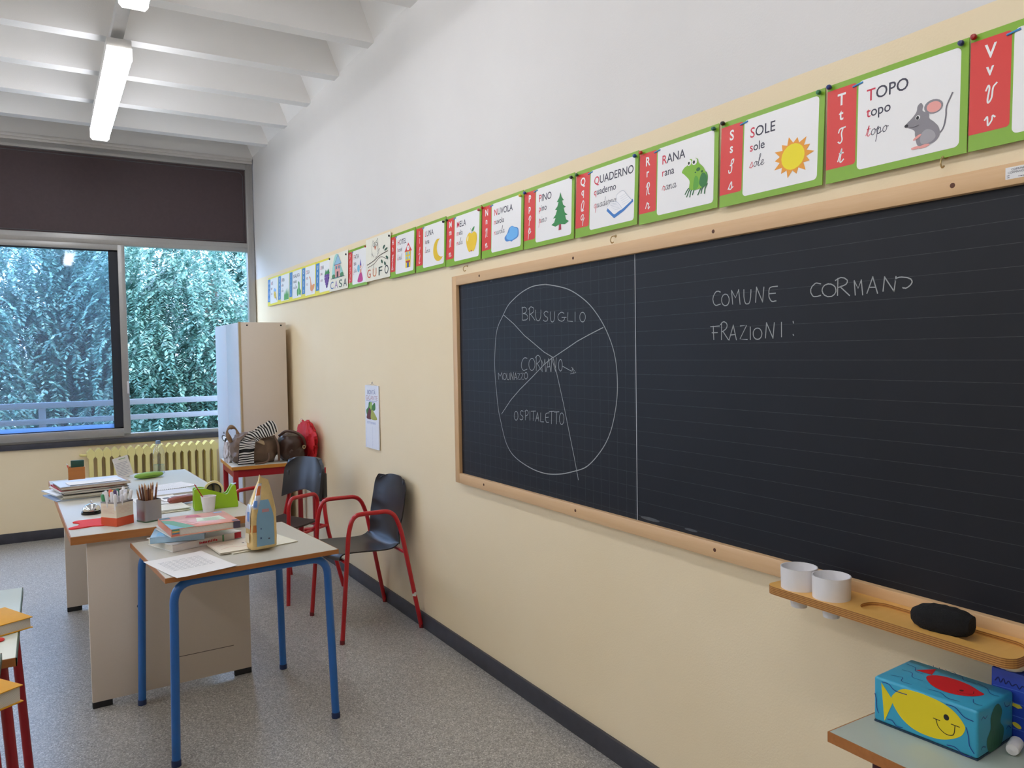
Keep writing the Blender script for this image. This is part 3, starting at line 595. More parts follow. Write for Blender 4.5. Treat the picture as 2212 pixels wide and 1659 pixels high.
top = MB()
def ring(outer, inner, z0, z1):
    bm = bmesh.new(); vo = [bm.verts.new((p[0], p[1], z1)) for p in outer]; vi = [bm.verts.new((p[0], p[1], z1)) for p in inner]
    eo = [bm.edges.new((vo[i], vo[(i+1) % len(vo)])) for i in range(len(vo))]; ei = [bm.edges.new((vi[i], vi[(i+1) % len(vi)])) for i in range(len(vi))]
    bmesh.ops.triangle_fill(bm, use_beauty=True, use_dissolve=False, edges=eo+ei)
    bm.verts.index_update(); V = [v.co.copy() for v in bm.verts]; F = []
    for f in bm.faces:
        ix = [v.index for v in f.verts]
        F.append(ix if f.normal.z > 0 else ix[::-1])
    bm.free(); r = MB().add(V, F, 0)
    n = len(outer); r.add([(p[0], p[1], z0) for p in outer]+[(p[0], p[1], z1) for p in outer], [(i, (i+1) % n, n+(i+1) % n, n+i) for i in range(n)], 1)
    n = len(inner); r.add([(p[0], p[1], z0) for p in inner]+[(p[0], p[1], z1) for p in inner], [((i+1) % n, i, n+i, n+(i+1) % n) for i in range(n)], 1); return r
top.join(ring(O, G, .012, .021))
b2 = MB(); b2.prism(O, 0, .012, 0, 1); b2.join(top)
obj('tray', b2, [M_PLY, M_PLYEDGE], t)
c0 = thing('chalk_cup', 'white plastic cup at the left end of the chalk ledge', 'cup', (-.118, 1.349, .917), 0, 'cups let into the chalk ledge')
obj('cup_wall', MB().lathe([(.0, .006), (.040, .006), (.0435, .056), (.0465, .056), (.0455, .0), (0, 0)], seg=32), M_PLASTW, c0)
obj('lower_tube', MB().lathe([(.0, -.052), (.020, -.050), (.024, -.022)], seg=24), M_PLASTW, c0)
dup(c0, (-.118, 1.251, .917), 0, 'white plastic cup on the chalk ledge, second from its left end, nearer the duster')
t = thing('board_duster', 'black felt board duster lying on the chalk ledge', 'duster', (-.112, .972, .9085), math.radians(10))
L2 = .068
def du(u, v):
    a = 2*PI*u; s = -1+2*v; q = s if s > 0 else s*.9; e = (1-abs(q)**2.6)**.55 if abs(q) < 1 else 0
    e = max(e, .42) if 0 < v < 1 else 0
    cx = math.copysign(abs(math.cos(a))**.7, math.cos(a)); sz = math.copysign(abs(math.sin(a))**.7, math.sin(a))
    return (cx*.036*e, s*L2, .031+sz*.030*e+.001*math.sin(40*v))
obj('felt_body', MB().grid(du, 20, 19, closeu=True), mat('black_felt', '121214', .95, 0, .3, 300, bump=.3), t)

# three little wall hooks under the cards
for i, (yy, zz, lb) in enumerate(((3.40, 1.963, 'small brass hook in the wall above the left end of the blackboard'), (2.245, 1.952, 'small brass hook in the wall below the notebook card'), (1.033, 1.969, 'small brass hook in the wall below the mouse card'))):
    t = wall_thing('wall_hook', lb, 'hook', yy, zz, 0, 0, 'brass hooks above the blackboard')
    obj('shank', MB().tube(smooth([(0, .012, -.004), (0, .010, .016), (0, -.004, .024), (0, -.014, .018), (0, -.010, .010)], 4), .0022, 0, 6), mat('aged_brass', 'C9AF80', .35, .6), t)
    obj('hook_plate', MB().lathe([(.006, 0), (.005, .002), (0, .002)], (0, .012, 0), 0, 10), MATS['aged_brass'], t)

# ------------------------------------------------------------------ joined-up handwriting for the cards
CUR = {
'a': (1.15, '.85,.8 .55,1 .22,.75 .16,.35 .38,.03 .66,.25 .85,.75 .87,.95 .84,.25 .97,.03 1.2,.3'),
'b': (.95, '0,.2 .35,1.4 .4,2.1 .25,2.1 .2,1.2 .2,.3 .4,.02 .68,.3 .62,.85 .95,.75'),
'c': (.85, '.78,.82 .5,1 .2,.72 .18,.3 .45,.02 .88,.3'),
'd': (1.15, '.8,.8 .5,1 .2,.75 .15,.35 .4,.03 .68,.3 .82,1 .84,2.1 .82,.3 .95,.02 1.2,.3'),
'e': (.85, '0,.25 .45,.5 .64,.82 .45,1 .2,.7 .2,.25 .48,.02 .88,.3'),
'f': (.7, '0,.2 .35,1.5 .4,2.1 .25,2 .22,0 .2,-.9 .38,-.6 .25,.05 .72,.3'),
'g': (1.1, '.8,.8 .5,1 .2,.72 .2,.3 .5,.05 .8,.9 .8,-.6 .55,-.95 .35,-.6 1.15,.3'),
'h': (1.05, '0,.2 .4,1.4 .45,2.1 .27,2.1 .22,1.4 .2,0|.2,.45 .45,.95 .64,.8 .66,.2 .8,.02 1.1,.3'),
'i': (.65, '0,.25 .28,.95 .28,.25 .42,.02 .68,.3|.3,1.45 .31,1.5'),
'l': (.7, '0,.2 .38,1.3 .48,2.1 .3,2.1 .24,1.5 .24,.3 .42,.02 .75,.3'),
'm': (1.45, '0,.6 .15,.95 .2,.0|.2,.5 .4,.95 .56,.85 .58,0|.58,.5 .8,.95 .96,.85 .98,.2 1.12,.02 1.45,.3'),
'n': (1.1, '0,.6 .15,.95 .2,0|.2,.5 .45,.95 .66,.85 .68,.2 .82,.02 1.1,.3'),
'o': (1.0, '.6,1 .25,.8 .16,.4 .4,.03 .74,.25 .8,.7 .6,1 .72,.85 1.05,.8'),
'p': (1.0, '0,.3 .25,1.2 .2,-1.1|.2,.5 .5,.98 .75,.7 .7,.2 .45,.02 .3,.12 .6,.02 1.02,.3'),
'q': (1.15, '.85,.8 .55,1 .2,.75 .15,.35 .4,.03 .7,.3 .85,.95 .85,-1.1 .95,-.2 1.2,.3'),
'r': (.95, '0,.2 .25,1.1 .35,.85 .68,.85 .62,.25 .74,.02 .98,.3'),
's': (.85, '0,.1 .42,1.08 .58,.6 .62,.15 .38,0 .18,.12|.6,.15 .88,.3'),
't': (.75, '0,.2 .32,1.7 .28,.3 .45,.02 .78,.3|.08,1.15 .58,1.15'),
'u': (1.1, '0,.6 .15,.95 .18,.3 .36,.02 .64,.3 .72,.95 .72,.25 .85,.02 1.12,.3'),
'v': (1.0, '0,.7 .2,.95 .33,.4 .45,.02 .74,.5 .74,.95 1.0,.8'),
'A': (1, '.0,.1 .3,.3 .75,1.9 .78,.2 1,.1|.3,.8 .85,.8'), 'E': (1, '.85,1.7 .5,1.95 .2,1.6 .5,1.1 .15,.6 .4,.05 .9,.3'),
'F': (1, '.1,1.6 .3,1.9 .95,1.9|.6,1.9 .5,.4 .2,.05|.3,1 .8,1.05'),
'H': (1, '.02,1.6 .2,1.95 .32,1.5 .3,.3 .1,.05|.98,1.8 .8,1.9 .68,1.2 .68,.3 .9,.05|.15,.95 .8,1.05'),
'I': (1, '.15,1.5 .5,1.95 .8,1.8|.55,1.9 .5,.4 .2,.05'),
'L': (1, '.3,1.2 .7,1.4 .65,1.95 .42,1.7 .42,.8 .3,.15 .08,.12 .3,.02 .6,.2 .95,.1'),
'M': (1, '.0,1.4 .13,1.9 .2,1.5 .17,0|.18,1.2 .36,1.9 .5,1.7 .5,0|.5,1.2 .68,1.9 .84,1.6 .84,.25 1.02,.1'),
'N': (1, '.0,1.4 .15,1.9 .25,1.5 .2,0|.22,1.2 .5,1.9 .72,1.6 .74,.25 .98,.1'),
'O': (1, '.5,1.95 .15,1.4 .2,.3 .5,.02 .85,.6 .8,1.6 .5,1.95'),
'P': (1, '.4,0 .36,1.7 .3,1.9|.02,1.3 .25,1.85 .65,1.9 .85,1.5 .7,1.05 .4,.95'),
'Q': (1, '.5,1.95 .15,1.4 .18,.4 .45,.05 .8,.6 .8,1.6 .5,1.95|.45,.4 .7,.0 .95,.15'),
'R': (1, '.35,0 .32,1.7 .28,1.9|.02,1.3 .25,1.85 .62,1.9 .8,1.5 .65,1.1 .35,1.0 .65,.8 .75,.2 1,.05'),
'S': (1, '.3,1.1 .75,1.4 .8,1.9 .5,1.85 .4,1.4 .65,.8 .6,.15 .25,.05 .1,.4'),
'T': (1, '.05,1.4 .2,1.8 .9,1.9|.62,1.85 .5,1.2 .72,.4 .5,.03 .2,.2'),
'U': (1, '.0,1.5 .15,1.9 .22,.5 .4,.02 .7,.4 .78,1.9 .78,.3 1,.1'),
'V': (1, '.02,1.4 .18,1.85 .35,1.5 .35,.4 .5,.02 .75,.5 .72,1.5 1.0,1.9'),
}
def cursive(dst, word, x, y, xh, z, w, m=0, m_first=None, squeeze=1.):
    for i, ch in enumerate(word):
        adv, st = CUR[ch]
        for s in st.split('|'):
            P = [tuple(float(q) for q in p.split(',')) for p in s.split()]
            Q = [(x+(p.x+.15*p.y)*xh*squeeze, y+p.y*xh) for p in smooth(P, 5)]
            dst.ribbon(Q, w, z, m_first if (i == 0 and m_first is not None) else m)
        x += adv*xh*squeeze
    return x
# ------------------------------------------------------------------ alphabet cards
M_GREEN = mat('card_green', '86B52E', .35, 0, .03, 6); M_YEL = mat('card_yellow', 'F0E23C', .4, 0, .03, 6)
M_CRED = mat('card_red', 'E03A34', .38, 0, .03, 6); M_CBLUE = mat('card_blue', '3E7FC4', .4, 0, .03, 6)
M_RLET = mat('pink_red_ink', 'D83A50', .6, 0, 0)
M_PANEL = mat('card_white', 'F3F2F1', .38, 0, 0)
def C(h): return mat('print_'+h, h, .5, 0, 0)
class Pic:
    """flat printed picture, layers stacked a hair apart"""
    def __init__(s, x, y, w, h): s.b = MB(); s.mats = []; s.z = .0022; s.o = (x, y, w, h)
    def mi(s, h):
        mm = C(h)
        if mm not in s.mats: s.mats.append(mm)
        return s.mats.index(mm)
    def P(s, p): return (s.o[0]+p[0]*s.o[2], s.o[1]+p[1]*s.o[3])
    def poly(s, h, pts, sm=False):
        if isinstance(pts, str): pts = [tuple(float(q) for q in p.split(',')) for p in pts.split()]
        if sm: pts = closed_smooth(pts, 4)
        s.b.poly([s.P(p) for p in pts], s.z, s.mi(h)); s.z += .00012; return s
    def ell(s, h, cx, cy, rx, ry, rot=0.): return s.poly(h, ell(cx, cy, rx, ry, 18, rot))
    def line(s, h, pts, w, sm=True):
        if isinstance(pts, str): pts = [tuple(float(q) for q in p.split(',')) for p in pts.split()]
        if sm: pts = [(p.x, p.y) for p in smooth(pts, 4)]
        s.b.ribbon([s.P(p) for p in pts], w, s.z, s.mi(h)); s.z += .00006; return s
def pic_mouse(p):
    g = '8E8A90'
    p.line('77737A', '.62,.16 .8,.3 .86,.55 .87,.75 .98,1.0', .0035)
    p.poly(g, '.28,.08 .22,.3 .2,.42 .05,.52 .0,.57 .03,.62 .16,.72 .24,.82 .26,.93 .33,.98 .38,.9 .37,.8 .5,.72 .52,.6 .62,.5 .72,.36 .74,.2 .64,.08 .45,.04', True)
    p.ell(g, .6, .83, .2, .15, -.2); p.ell('F0A8A0', .61, .82, .155, .115, -.2)
    p.poly('A9A5AA', '.36,.1 .34,.28 .45,.38 .6,.32 .66,.18 .55,.09', True)
    p.ell('EFA59C', .42, .035, .12, .035, .1); p.ell('EFA59C', .24, .04, .1, .03, .0); p.ell('EFA59C', .27, .26, .1, .03, .5)
    p.ell('2A2A30', .025, .565, .042, .035); p.ell('F4F4F4', .275, .68, .05, .05); p.ell('1E1E24', .27, .675, .032, .04)
    p.line('5A565E', '.1,.52 .2,.5 .3,.52', .0012)
def pic_sun(p):
    P = []
    for k in range(28):
        a = 2*PI*k/28; r = (.52 if k % 4 == 0 else .46) if k % 2 == 0 else .34; P.append((.5+r*math.cos(a), .5+r*math.sin(a)))
    p.poly('F0A030', P); p.ell('F7E418', .5, .5, .29, .32)
def pic_frog(p):
    d = '2F6E3C'
    for q in ('.14,.1 .26,.22 .4,.2', '.2,.02 .3,.18 .42,.2', '.32,.0 .36,.15 .46,.18', '.42,.04 .46,.14 .5,.2', '.62,.0 .72,.14 .86,.25', '.74,.02 .78,.14 .92,.22', '.86,.0 .88,.12 .95,.22'): p.line(d, q, .0045)
    p.poly('4F9A34', '.7,.18 .92,.22 .97,.4 .9,.55 .74,.5 .64,.35', True)
    p.poly('86BE32', '.3,.2 .3,.42 .1,.62 .0,.7 .08,.8 .2,.85 .24,.96 .34,.99 .42,.93 .5,.98 .6,.93 .64,.82 .82,.66 .92,.4 .84,.2 .6,.14', True)
    p.poly('2F7A3A', '.66,.28 .74,.52 .88,.5 .95,.3 .82,.16', True); p.poly('5FA834', '.44,.2 .5,.5 .62,.44 .64,.24 .54,.14', True)
    p.ell('2F6E2C', .62, .66, .075, .05); p.ell('2F6E2C', .76, .58, .04, .03); p.ell('2F6E2C', .52, .6, .03, .02)
    p.ell('F4F4F0', .28, .9, .085, .08); p.ell('F4F4F0', .48, .89, .1, .09); p.ell('22301C', .27, .89, .035, .04); p.ell('22301C', .46, .88, .042, .045)
def pic_notebook(p):
    p.poly('3E7EC8', '.0,.36 .3,.0 .68,.2 1.0,.46 .98,.56 .6,.3 .32,.14 .04,.46')
    p.poly('F6F6F8', '.02,.48 .28,.16 .62,.28 .4,.62 .14,.66'); p.poly('FAFAFB', '.62,.28 .96,.52 .82,.7 .62,.98 .38,.86 .42,.58')
    for k in range(5): p.line('B8C0CC', [(.1+.05*k, .6-.07*k), (.38+.04*k, .56-.06*k)], .0008, False); p.line('C4CAD4', [(.5+.03*k, .76-.08*k), (.74+.04*k, .84-.08*k)], .0007, False)
    p.line('8FA0B8', '.02,.48 .14,.66 .4,.6 .62,.28', .0009); p.line('8FA0B8', '.4,.62 .38,.86 .62,.98 .82,.7 .96,.52', .0009)
def pic_pine(p):
    p.poly('A8324A', '.42,-.02 .58,-.02 .55,.16 .45,.16')
    p.poly('2F8A46', '.5,1.0 .57,.86 .7,.76 .6,.76 .66,.64 .82,.56 .7,.55 .76,.42 .92,.34 .78,.34 .84,.22 1.0,.16 .78,.1 .5,.14 .24,.1 .0,.17 .16,.22 .24,.33 .1,.34 .24,.42 .32,.54 .2,.56 .34,.64 .4,.75 .3,.76 .43,.86')
def pic_cloud(p):
    p.poly('4A88D2', '.02,.2 .0,.36 .12,.5 .2,.62 .3,.86 .5,.96 .66,.86 .9,.74 .96,.5 .94,.24 .8,.12 .6,.06 .5,.0 .36,.06 .14,.08', True)
    p.poly('6DB6F0', '.12,.28 .16,.5 .3,.62 .36,.86 .52,.94 .66,.82 .86,.72 .9,.48 .86,.26 .7,.16 .5,.1 .3,.14', True)
def pic_apple(p):
    p.line('5A4A30', '.5,.72 .46,.84 .4,.95', .0025); p.poly('3F9442', '.5,.84 .56,.94 .74,1.0 .7,.88 .6,.82', True)
    p.poly('EFC81A', '.5,.74 .3,.8 .08,.68 .02,.46 .14,.18 .32,.02 .46,.05 .56,.05 .7,.02 .88,.2 .98,.48 .92,.7 .7,.8', True)
    p.ell('FBF3C0', .16, .58, .05, .11, -.2); p.poly('C23A2A', '.42,.05 .5,.08 .58,.05 .5,.02')
def pic_moon(p):
    o = ell(.55, .5, .55, .5, 22, 0, 1.9, 5.6); i = ell(.86, .58, .5, .42, 16, 0, 4.9, 2.0); p.poly('E8C21E', o+i)
def pic_hotel(p):
    p.poly('F2D21E', '.2,.0 .8,.0 .84,.72 .14,.72'); p.poly('D83A34', '.04,.66 .5,1.02 .96,.66'); p.ell('F4F4F4', .5, .8, .17, .1)
    p.line('3A3A40', '.44,.75 .44,.85', .0012, False); p.line('3A3A40', '.56,.75 .56,.85', .0012, False); p.line('3A3A40', '.44,.8 .56,.8', .0012, False)
    for a in (.26, .58):
        for c in (.34, .52): p.poly('8FC4E0', [(a, c), (a+.18, c), (a+.18, c+.12), (a, c+.12)])
    p.poly('B83030', '.3,.2 .72,.2 .78,.28 .24,.28'); p.poly('2E5AA8', '.42,.0 .62,.0 .62,.2 .42,.2')
def pic_fairy(p):
    p.poly('C8408E', '.12,.0 .8,.0 .62,.4 .46,.4', True); p.ell('7CC0DC', .24, .58, .16, .17, .5)
    p.poly('E6A08C', '.44,.36 .62,.36 .62,.52 .44,.52'); p.ell('F0B49C', .52, .64, .1, .08); p.poly('6A50A8', '.42,.68 .62,.68 .5,.98'); p.line('D88A74', '.6,.5 .78,.58 .92,.72', .0022)
def pic_grapes(p):
    p.poly('3E8A4A', '.1,.72 .3,.98 .5,.84 .72,1.0 .96,.74 .72,.66 .5,.74 .3,.62')
    for r, n in enumerate((4, 4, 3, 2, 1)):
        for k in range(n): p.ell('7A4AA0' if (r+k) % 2 else '643A8E', .5+(k-(n-1)/2)*.2, .64-.14*r, .12, .085)
def pic_goose(p):
    p.poly('E9A06A', '.2,.2 .46,.08 .84,.2 .98,.44 .7,.46 .5,.42 .34,.6 .2,.9 .08,.98 .04,.9 .16,.76 .2,.5', True); p.poly('E07A30', '.0,.9 .12,.95 .1,.86'); p.line('D83A50', '.4,.12 .4,.0', .004); p.line('D83A50', '.6,.12 .62,.0', .004)
def pic_salad(p):
    p.poly('4E9A4A', '.1,.0 .5,.1 .84,.0 .98,.3 .7,.5 .6,.9 .3,.98 .3,.6 .0,.4', True); p.poly('8CC870', '.3,.1 .6,.2 .5,.8 .36,.6', True)
def pic_grass(p):
    p.poly('5AA84E', '.0,.0 1.0,.0 1.0,.3 .92,.9 .84,.4 .7,1.0 .6,.45 .46,.96 .38,.42 .2,.86 .14,.4 .04,.7')
def pic_bee(p):
    p.ell('8FBDE8', .3, .82, .2, .14, .6); p.ell('8FBDE8', .55, .78, .18, .12, -.4); p.ell('E8C838', .45, .42, .34, .24, -.8); p.line('5A4830', '.3,.5 .5,.34', .003); p.line('5A4830', '.45,.6 .62,.42', .003); p.poly('7A6A50', '.62,.2 .9,-.05 .74,.3')
CW, CH = .366, .256
def card(y, word, letter, pic, box, edge='green', strip='red', look='', tilt=.035, off=.004, dz=0., partial=False, script=None):
    lab = '%s card with %s strip and %s' % (edge, strip, look)
    t = wall_thing('alphabet_card', lab, 'alphabet card', y, 1.977+dz, off+CH*math.sin(tilt), -tilt, 'alphabet cards in a row above the blackboard')
    obj('backing', MB().box((0, 0, -.0012), (CW, CH, .0012)), M_GREEN if edge == 'green' else M_YEL, t)
    s = MB().poly(rrect(0, .036, .086, .241, .008, 4, (1, 1, 0, 0)), .0015); so = obj('letter_strip', s, M_CRED if strip == 'red' else M_CBLUE, t)
    l = MB(); zl = .0019; lw = text(letter)[1]/CAP
    put_text(l, letter, .043-lw*.031*.5, .196, .031, zl, width=lw*.031, bold=.022)
    lo = letter.lower(); hw = text(lo)[1]/CAP
    put_text(l, lo, .043-hw*.030*.5, .158, .029, zl, width=hw*.029, bold=.022)
    cursive(l, letter, .043-.012, .0975, .0205, zl, .0038)
    cursive(l, lo, .043-CUR[lo][0]*.0205*.5, .048 if lo not in 'pq' else .064, .0205, zl, .0036)
    obj('strip_letters', l, M_PANEL, so)
    pn = MB().poly(rrect(.091, .018, .349, .241, .012, 5), .0016); po = obj('word_panel', pn, M_PANEL, t)
    if not partial:
        x0 = .091+.024; z = .0020
        w = MB(); put_text(w, word.upper(), x0, .184, .0305, z, 0, text(word.upper(), True, .006)[1]/CAP*.0305*.97, True, 1, .006); obj('capital_word', w, [M_INK, M_RLET], po)
        w = MB(); put_text(w, word.lower(), x0, .144, .026, z, 0, text(word.lower(), True, .006)[1]/CAP*.026*.96, True, 1, .006); obj('small_word', w, [M_INK, M_RLET], po)
        w = MB(); cursive(w, word.lower(), x0, .096, .0155, z, .0018, 0, 1, 1.0); obj('cursive_word', w, [M_INK, M_RLET], po)
        p = Pic(.091+box[0]*.258, .018+box[1]*.223, (box[2]-box[0])*.258, (box[3]-box[1])*.223); pic(p)
        obj('picture', p.b, p.mats, po)
    if edge == 'green':
        obj('binding_clip', MB().tube([(.076, .232, .003), (.104, .236, .003)], .0022, 0, 6), mat('blue_clip', '4E9AD8', .3), t)
    return t
card(1.346, 'topo', 'T', pic_mouse, (.50, .07, .94, .56), look='a grey mouse under the word TOPO')
card(1.720, 'sole', 'S', pic_sun, (.43, .10, .95, .60), look='an orange and yellow sun beside the word SOLE', tilt=.05)
card(2.098, 'rana', 'R', pic_frog, (.46, .16, .92, .70), look='a green frog beside the word RANA', dz=.004)
card(2.472, 'quaderno', 'Q', pic_notebook, (.40, .10, .98, .52), look='an open notebook below the word QUADERNO', tilt=.045, dz=.008)
card(2.852, 'pino', 'P', pic_pine, (.46, .14, .94, .80), look='a green fir tree beside the word PINO', dz=.010)
card(3.228, 'nuvola', 'N', pic_cloud, (.47, .13, .95, .45), look='a blue cloud below the word NUVOLA', dz=.012)
card(3.603, 'mela', 'M', pic_apple, (.49, .12, .93, .66), look='a yellow apple beside the word MELA', tilt=.045, dz=.012)
card(3.982, 'luna', 'L', pic_moon, (.50, .08, .97, .62), look='a yellow crescent moon beside the word LUNA', dz=.018)
card(4.362, 'hotel', 'H', pic_hotel, (.48, .10, .92, .72), look='a yellow hotel beside the word HOTEL', tilt=.045, dz=.020)
card(5.112, 'fata', 'F', pic_fairy, (.32, .06, .88, .72), look='a small pink fairy beside the word FATA', dz=.020)
card(.976, '', 'V', None, None, look='the letter V, cut off by the right edge', tilt=.04, partial=True)
card(5.836, 'uva', 'U', pic_grapes, (.42, .10, .96, .72), 'yellow', 'blue', 'a bunch of purple grapes', dz=.022)
card(6.206, 'oca', 'O', pic_goose, (.42, .06, .98, .66), 'yellow', 'blue', 'an orange goose', dz=.024)
card(6.573, 'insalata', 'I', pic_salad, (.52, .06, .98, .58), 'yellow', 'blue', 'a green salad head', dz=.026)
card(6.940, 'erba', 'E', pic_grass, (.40, .02, .98, .48), 'yellow', 'blue', 'a tuft of green grass', dz=.028)
card(7.307, 'ape', 'A', pic_bee, (.40, .10, .96, .60), 'yellow', 'blue', 'a small yellow bee, nearest the window', dz=.030)
# two hand-drawn sheets
t = wall_thing('drawn_sheet', 'cream sheet with a hand-drawn pink house with a blue roof over the word CASA', 'drawing', 5.492, 2.003, .018, -.03, 'hand-drawn sheets among the cards')
obj('sheet', MB().box((0, 0, -.001), (.396, .258, .001)), M_CREAM, t)
p = Pic(.055, .075, .26, .175); p.poly('A8DAD2', '.05,.1 .2,.9 .5,1.0 .7,.6 .9,.15', True)
p.poly('E9A9A4', '.28,.1 .7,.1 .7,.62 .28,.62'); p.poly('9CC4DC', '.2,.6 .8,.6 .52,1.0'); p.line('3A5470', '.2,.6 .8,.6 .52,1.0 .2,.6', .004, False); p.line('6A4A58', '.28,.6 .28,.1', .003, False); p.line('6A4A58', '.7,.6 .7,.1', .003, False)
p.poly('4A3034', '.42,.1 .56,.1 .56,.32 .42,.32'); p.poly('6A90A8', '.34,.42 .46,.42 .46,.54 .34,.54'); p.poly('6A90A8', '.54,.42 .66,.42 .66,.54 .54,.54'); p.ell('4E8A5A', .16, .15, .14, .09); p.ell('4E8A5A', .84, .15, .14, .09); p.line('3A4A58', '-.05,.08 1.05,.08', .004, False)
obj('house_drawing', p.b, p.mats, t)
l = MB()
for i, ch in enumerate('CASA'): put_text(l, ch, .025+.094*i, .016, .055, .0022, i, .068)
obj('word', l, [C('3A6AA8'), C('A88AC0'), C('3A5A48'), C('2E3040')], t)
t = wall_thing('drawn_sheet', 'cream sheet with a hand-drawn owl on a branch over the word GUFO', 'drawing', 4.752, 2.010, .020, -.035, 'hand-drawn sheets among the cards')
obj('sheet', MB().box((0, 0, -.001), (.408, .266, .001)), M_CREAM, t)
p = Pic(.03, .085, .35, .17); p.line('4A4A50', '.3,.35 .22,.6 .26,.95 .34,.86 .44,.9 .5,.98 .52,.7 .5,.4 .4,.3', .0025); p.line('4A4A50', '.28,.4 .2,.5 .24,.35', .002); p.line('4A4A50', '.5,.5 .6,.6 .52,.4', .002)
p.ell('4A4A50', .32, .78, .05, .07); p.ell('F2EFE2', .32, .78, .035, .05); p.ell('4A4A50', .45, .78, .05, .07); p.ell('F2EFE2', .45, .78, .035, .05); p.ell('3A3A3E', .33, .77, .012, .02); p.ell('3A3A3E', .44, .77, .012, .02); p.poly('D8602E', '.35,.72 .43,.72 .38,.58')
p.line('5A463C', '.0,.12 .3,.2 .6,.34 .98,.42', .004); p.line('5A463C', '.05,.02 .35,.1 .65,.28 .98,.12', .003); p.line('5A463C', '.35,.1 .3,-.05', .003)
for (a, c, r) in ((.8, .6, 1.1), (.9, .5, .5), (.72, .1, -1.2), (.86, .0, -1.3), (.95, .2, -.9)): p.ell('2F5A44', a, c, .075, .035, r)
obj('owl_drawing', p.b, p.mats, t)
l = MB()
for i, ch in enumerate('GUFO'): put_text(l, ch, .03+.098*i, .022, .055, .0022, i, .06)
obj('word', l, [C('D8583A'), C('D87A3A'), C('2F4A40'), C('34343C')], t)
# push pins
PINS = [(1.346, .010, .250, '2A3A7A', 'navy', 'upper left corner of the TOPO card'), (1.346, .352, .246, '24306A', 'dark blue', 'upper right corner of the TOPO card'), (.976, .010, .250, 'A82424', 'red', 'upper left corner of the V card'),
 (1.720, .352, .246, '2E7A4A', 'green', 'upper right corner of the SOLE card'), (1.720, .012, .252, '22201E', 'black', 'upper left corner of the SOLE card'), (2.098, .352, .246, '1E6A5A', 'dark green', 'upper right corner of the RANA card'), (2.098, .012, .250, 'C83028', 'red', 'upper left corner of the RANA card'),
 (2.472, .354, .246, '2A5AA0', 'blue', 'upper right corner of the QUADERNO card'), (2.472, .010, .250, '2A6A3A', 'green', 'upper left corner of the QUADERNO card'), (2.852, .354, .248, '2C2C34', 'black', 'upper right corner of the PINO card'), (2.852, .012, .250, '34509A', 'blue', 'upper left corner of the PINO card'),
 (3.228, .350, .246, 'E8C848', 'yellow', 'upper right corner of the NUVOLA card'), (3.228, .012, .250, 'B83028', 'red', 'upper left corner of the NUVOLA card'), (3.603, .352, .246, 'D06070', 'pink', 'upper right corner of the MELA card'), (3.603, .010, .250, '2E5A34', 'green', 'upper left corner of the MELA card'),
 (3.982, .352, .248, '2E2A30', 'black', 'upper right corner of the LUNA card'), (4.752, .392, .275, '1E1C20', 'black', 'upper right corner of the owl drawing'), (5.112, .350, .262, 'C03A3A', 'red', 'upper right corner of the FATA card'), (5.836, .350, .262, '26242A', 'black', 'upper right corner of the grapes card'), (5.492, .360, .255, '3A3840', 'dark grey', 'upper right corner of the house drawing')]
for (y, u, v, h, cn, where) in PINS:
    t = wall_thing('push_pin', '%s round push pin at the %s' % (cn, where), 'push pin', y-u, 1.977+v, .004, 0, 'push pins holding the cards')
    obj('pin_head', MB().lathe([(.002, -.004), (.0025, .004), (.0062, .006), (.0068, .010), (.005, .0145), (0, .016)], (0, 0, .001), 0, 12), mat('pin_'+h, h, .3, 0, 0), t)

# ------------------------------------------------------------------ narrow wall calendar
t = wall_thing('wall_calendar', 'narrow white wall calendar with a picture of grapes hanging on the beige wall', 'calendar', 4.846, .945, .006, -.012)
obj('calendar_sheets', MB().box((0, 0, 0), (.236, .405, .006)), mat('bluish_white_paper', 'E4E8F2', .6, 0, .02), t)
l = MB(); put_text(l, 'BONTÀ', .045, .348, .030, .0066, 0, .140); put_text(l, 'GIGANTE', .015, .312, .030, .0066, 1, .205); l.poly([(.02, .304), (.21, .304), (.21, .3065), (.02, .3065)], .0066, 2).poly([(.07, .296), (.16, .296), (.16, .299), (.07, .299)], .0066, 2)
put_text(l, 'SETTEMBRE', .035, .158, .014, .0066, 2, .15)
for c0 in (.018, .125):
    for r in range(15): put_text(l, str(r+1+(15 if c0 > .1 else 0)), c0, .146-.0092*(r+1), .0058, .0066, 3)
obj('print', l, [C('7A84B0'), C('C09AA8'), C('8E9AC8'), C('8A90B8')], t)
p = Pic(.02, .185, .19, .115); p.z = .0066
p.poly('3E7A3A', '.1,.2 .0,.5 .2,.7 .25,.95 .45,1.0 .55,.8 .8,.98 .85,.6 .6,.5 .3,.4', True); p.poly('9AC060', '.3,.6 .4,.95 .55,.95 .5,.6', True); p.poly('6A2E34', '.05,.05 .1,.3 .3,.66 .44,.5 .5,.05', True); p.poly('A8AE50', '.45,.05 .48,.5 .6,.55 .85,.3 1.0,.05', True)
obj('grape_picture', p.b, p.mats, t)
obj('hanger', MB().tube(smooth([(.02, .405, .003), (.10, .412, .003), (.12, .425, .003), (.14, .412, .003), (.2, .405, .003)], 4), .0012, 0, 5).tube([(.12, .43, -.006), (.12, .424, .006)], .0018, 0, 6), M_STEEL, t)
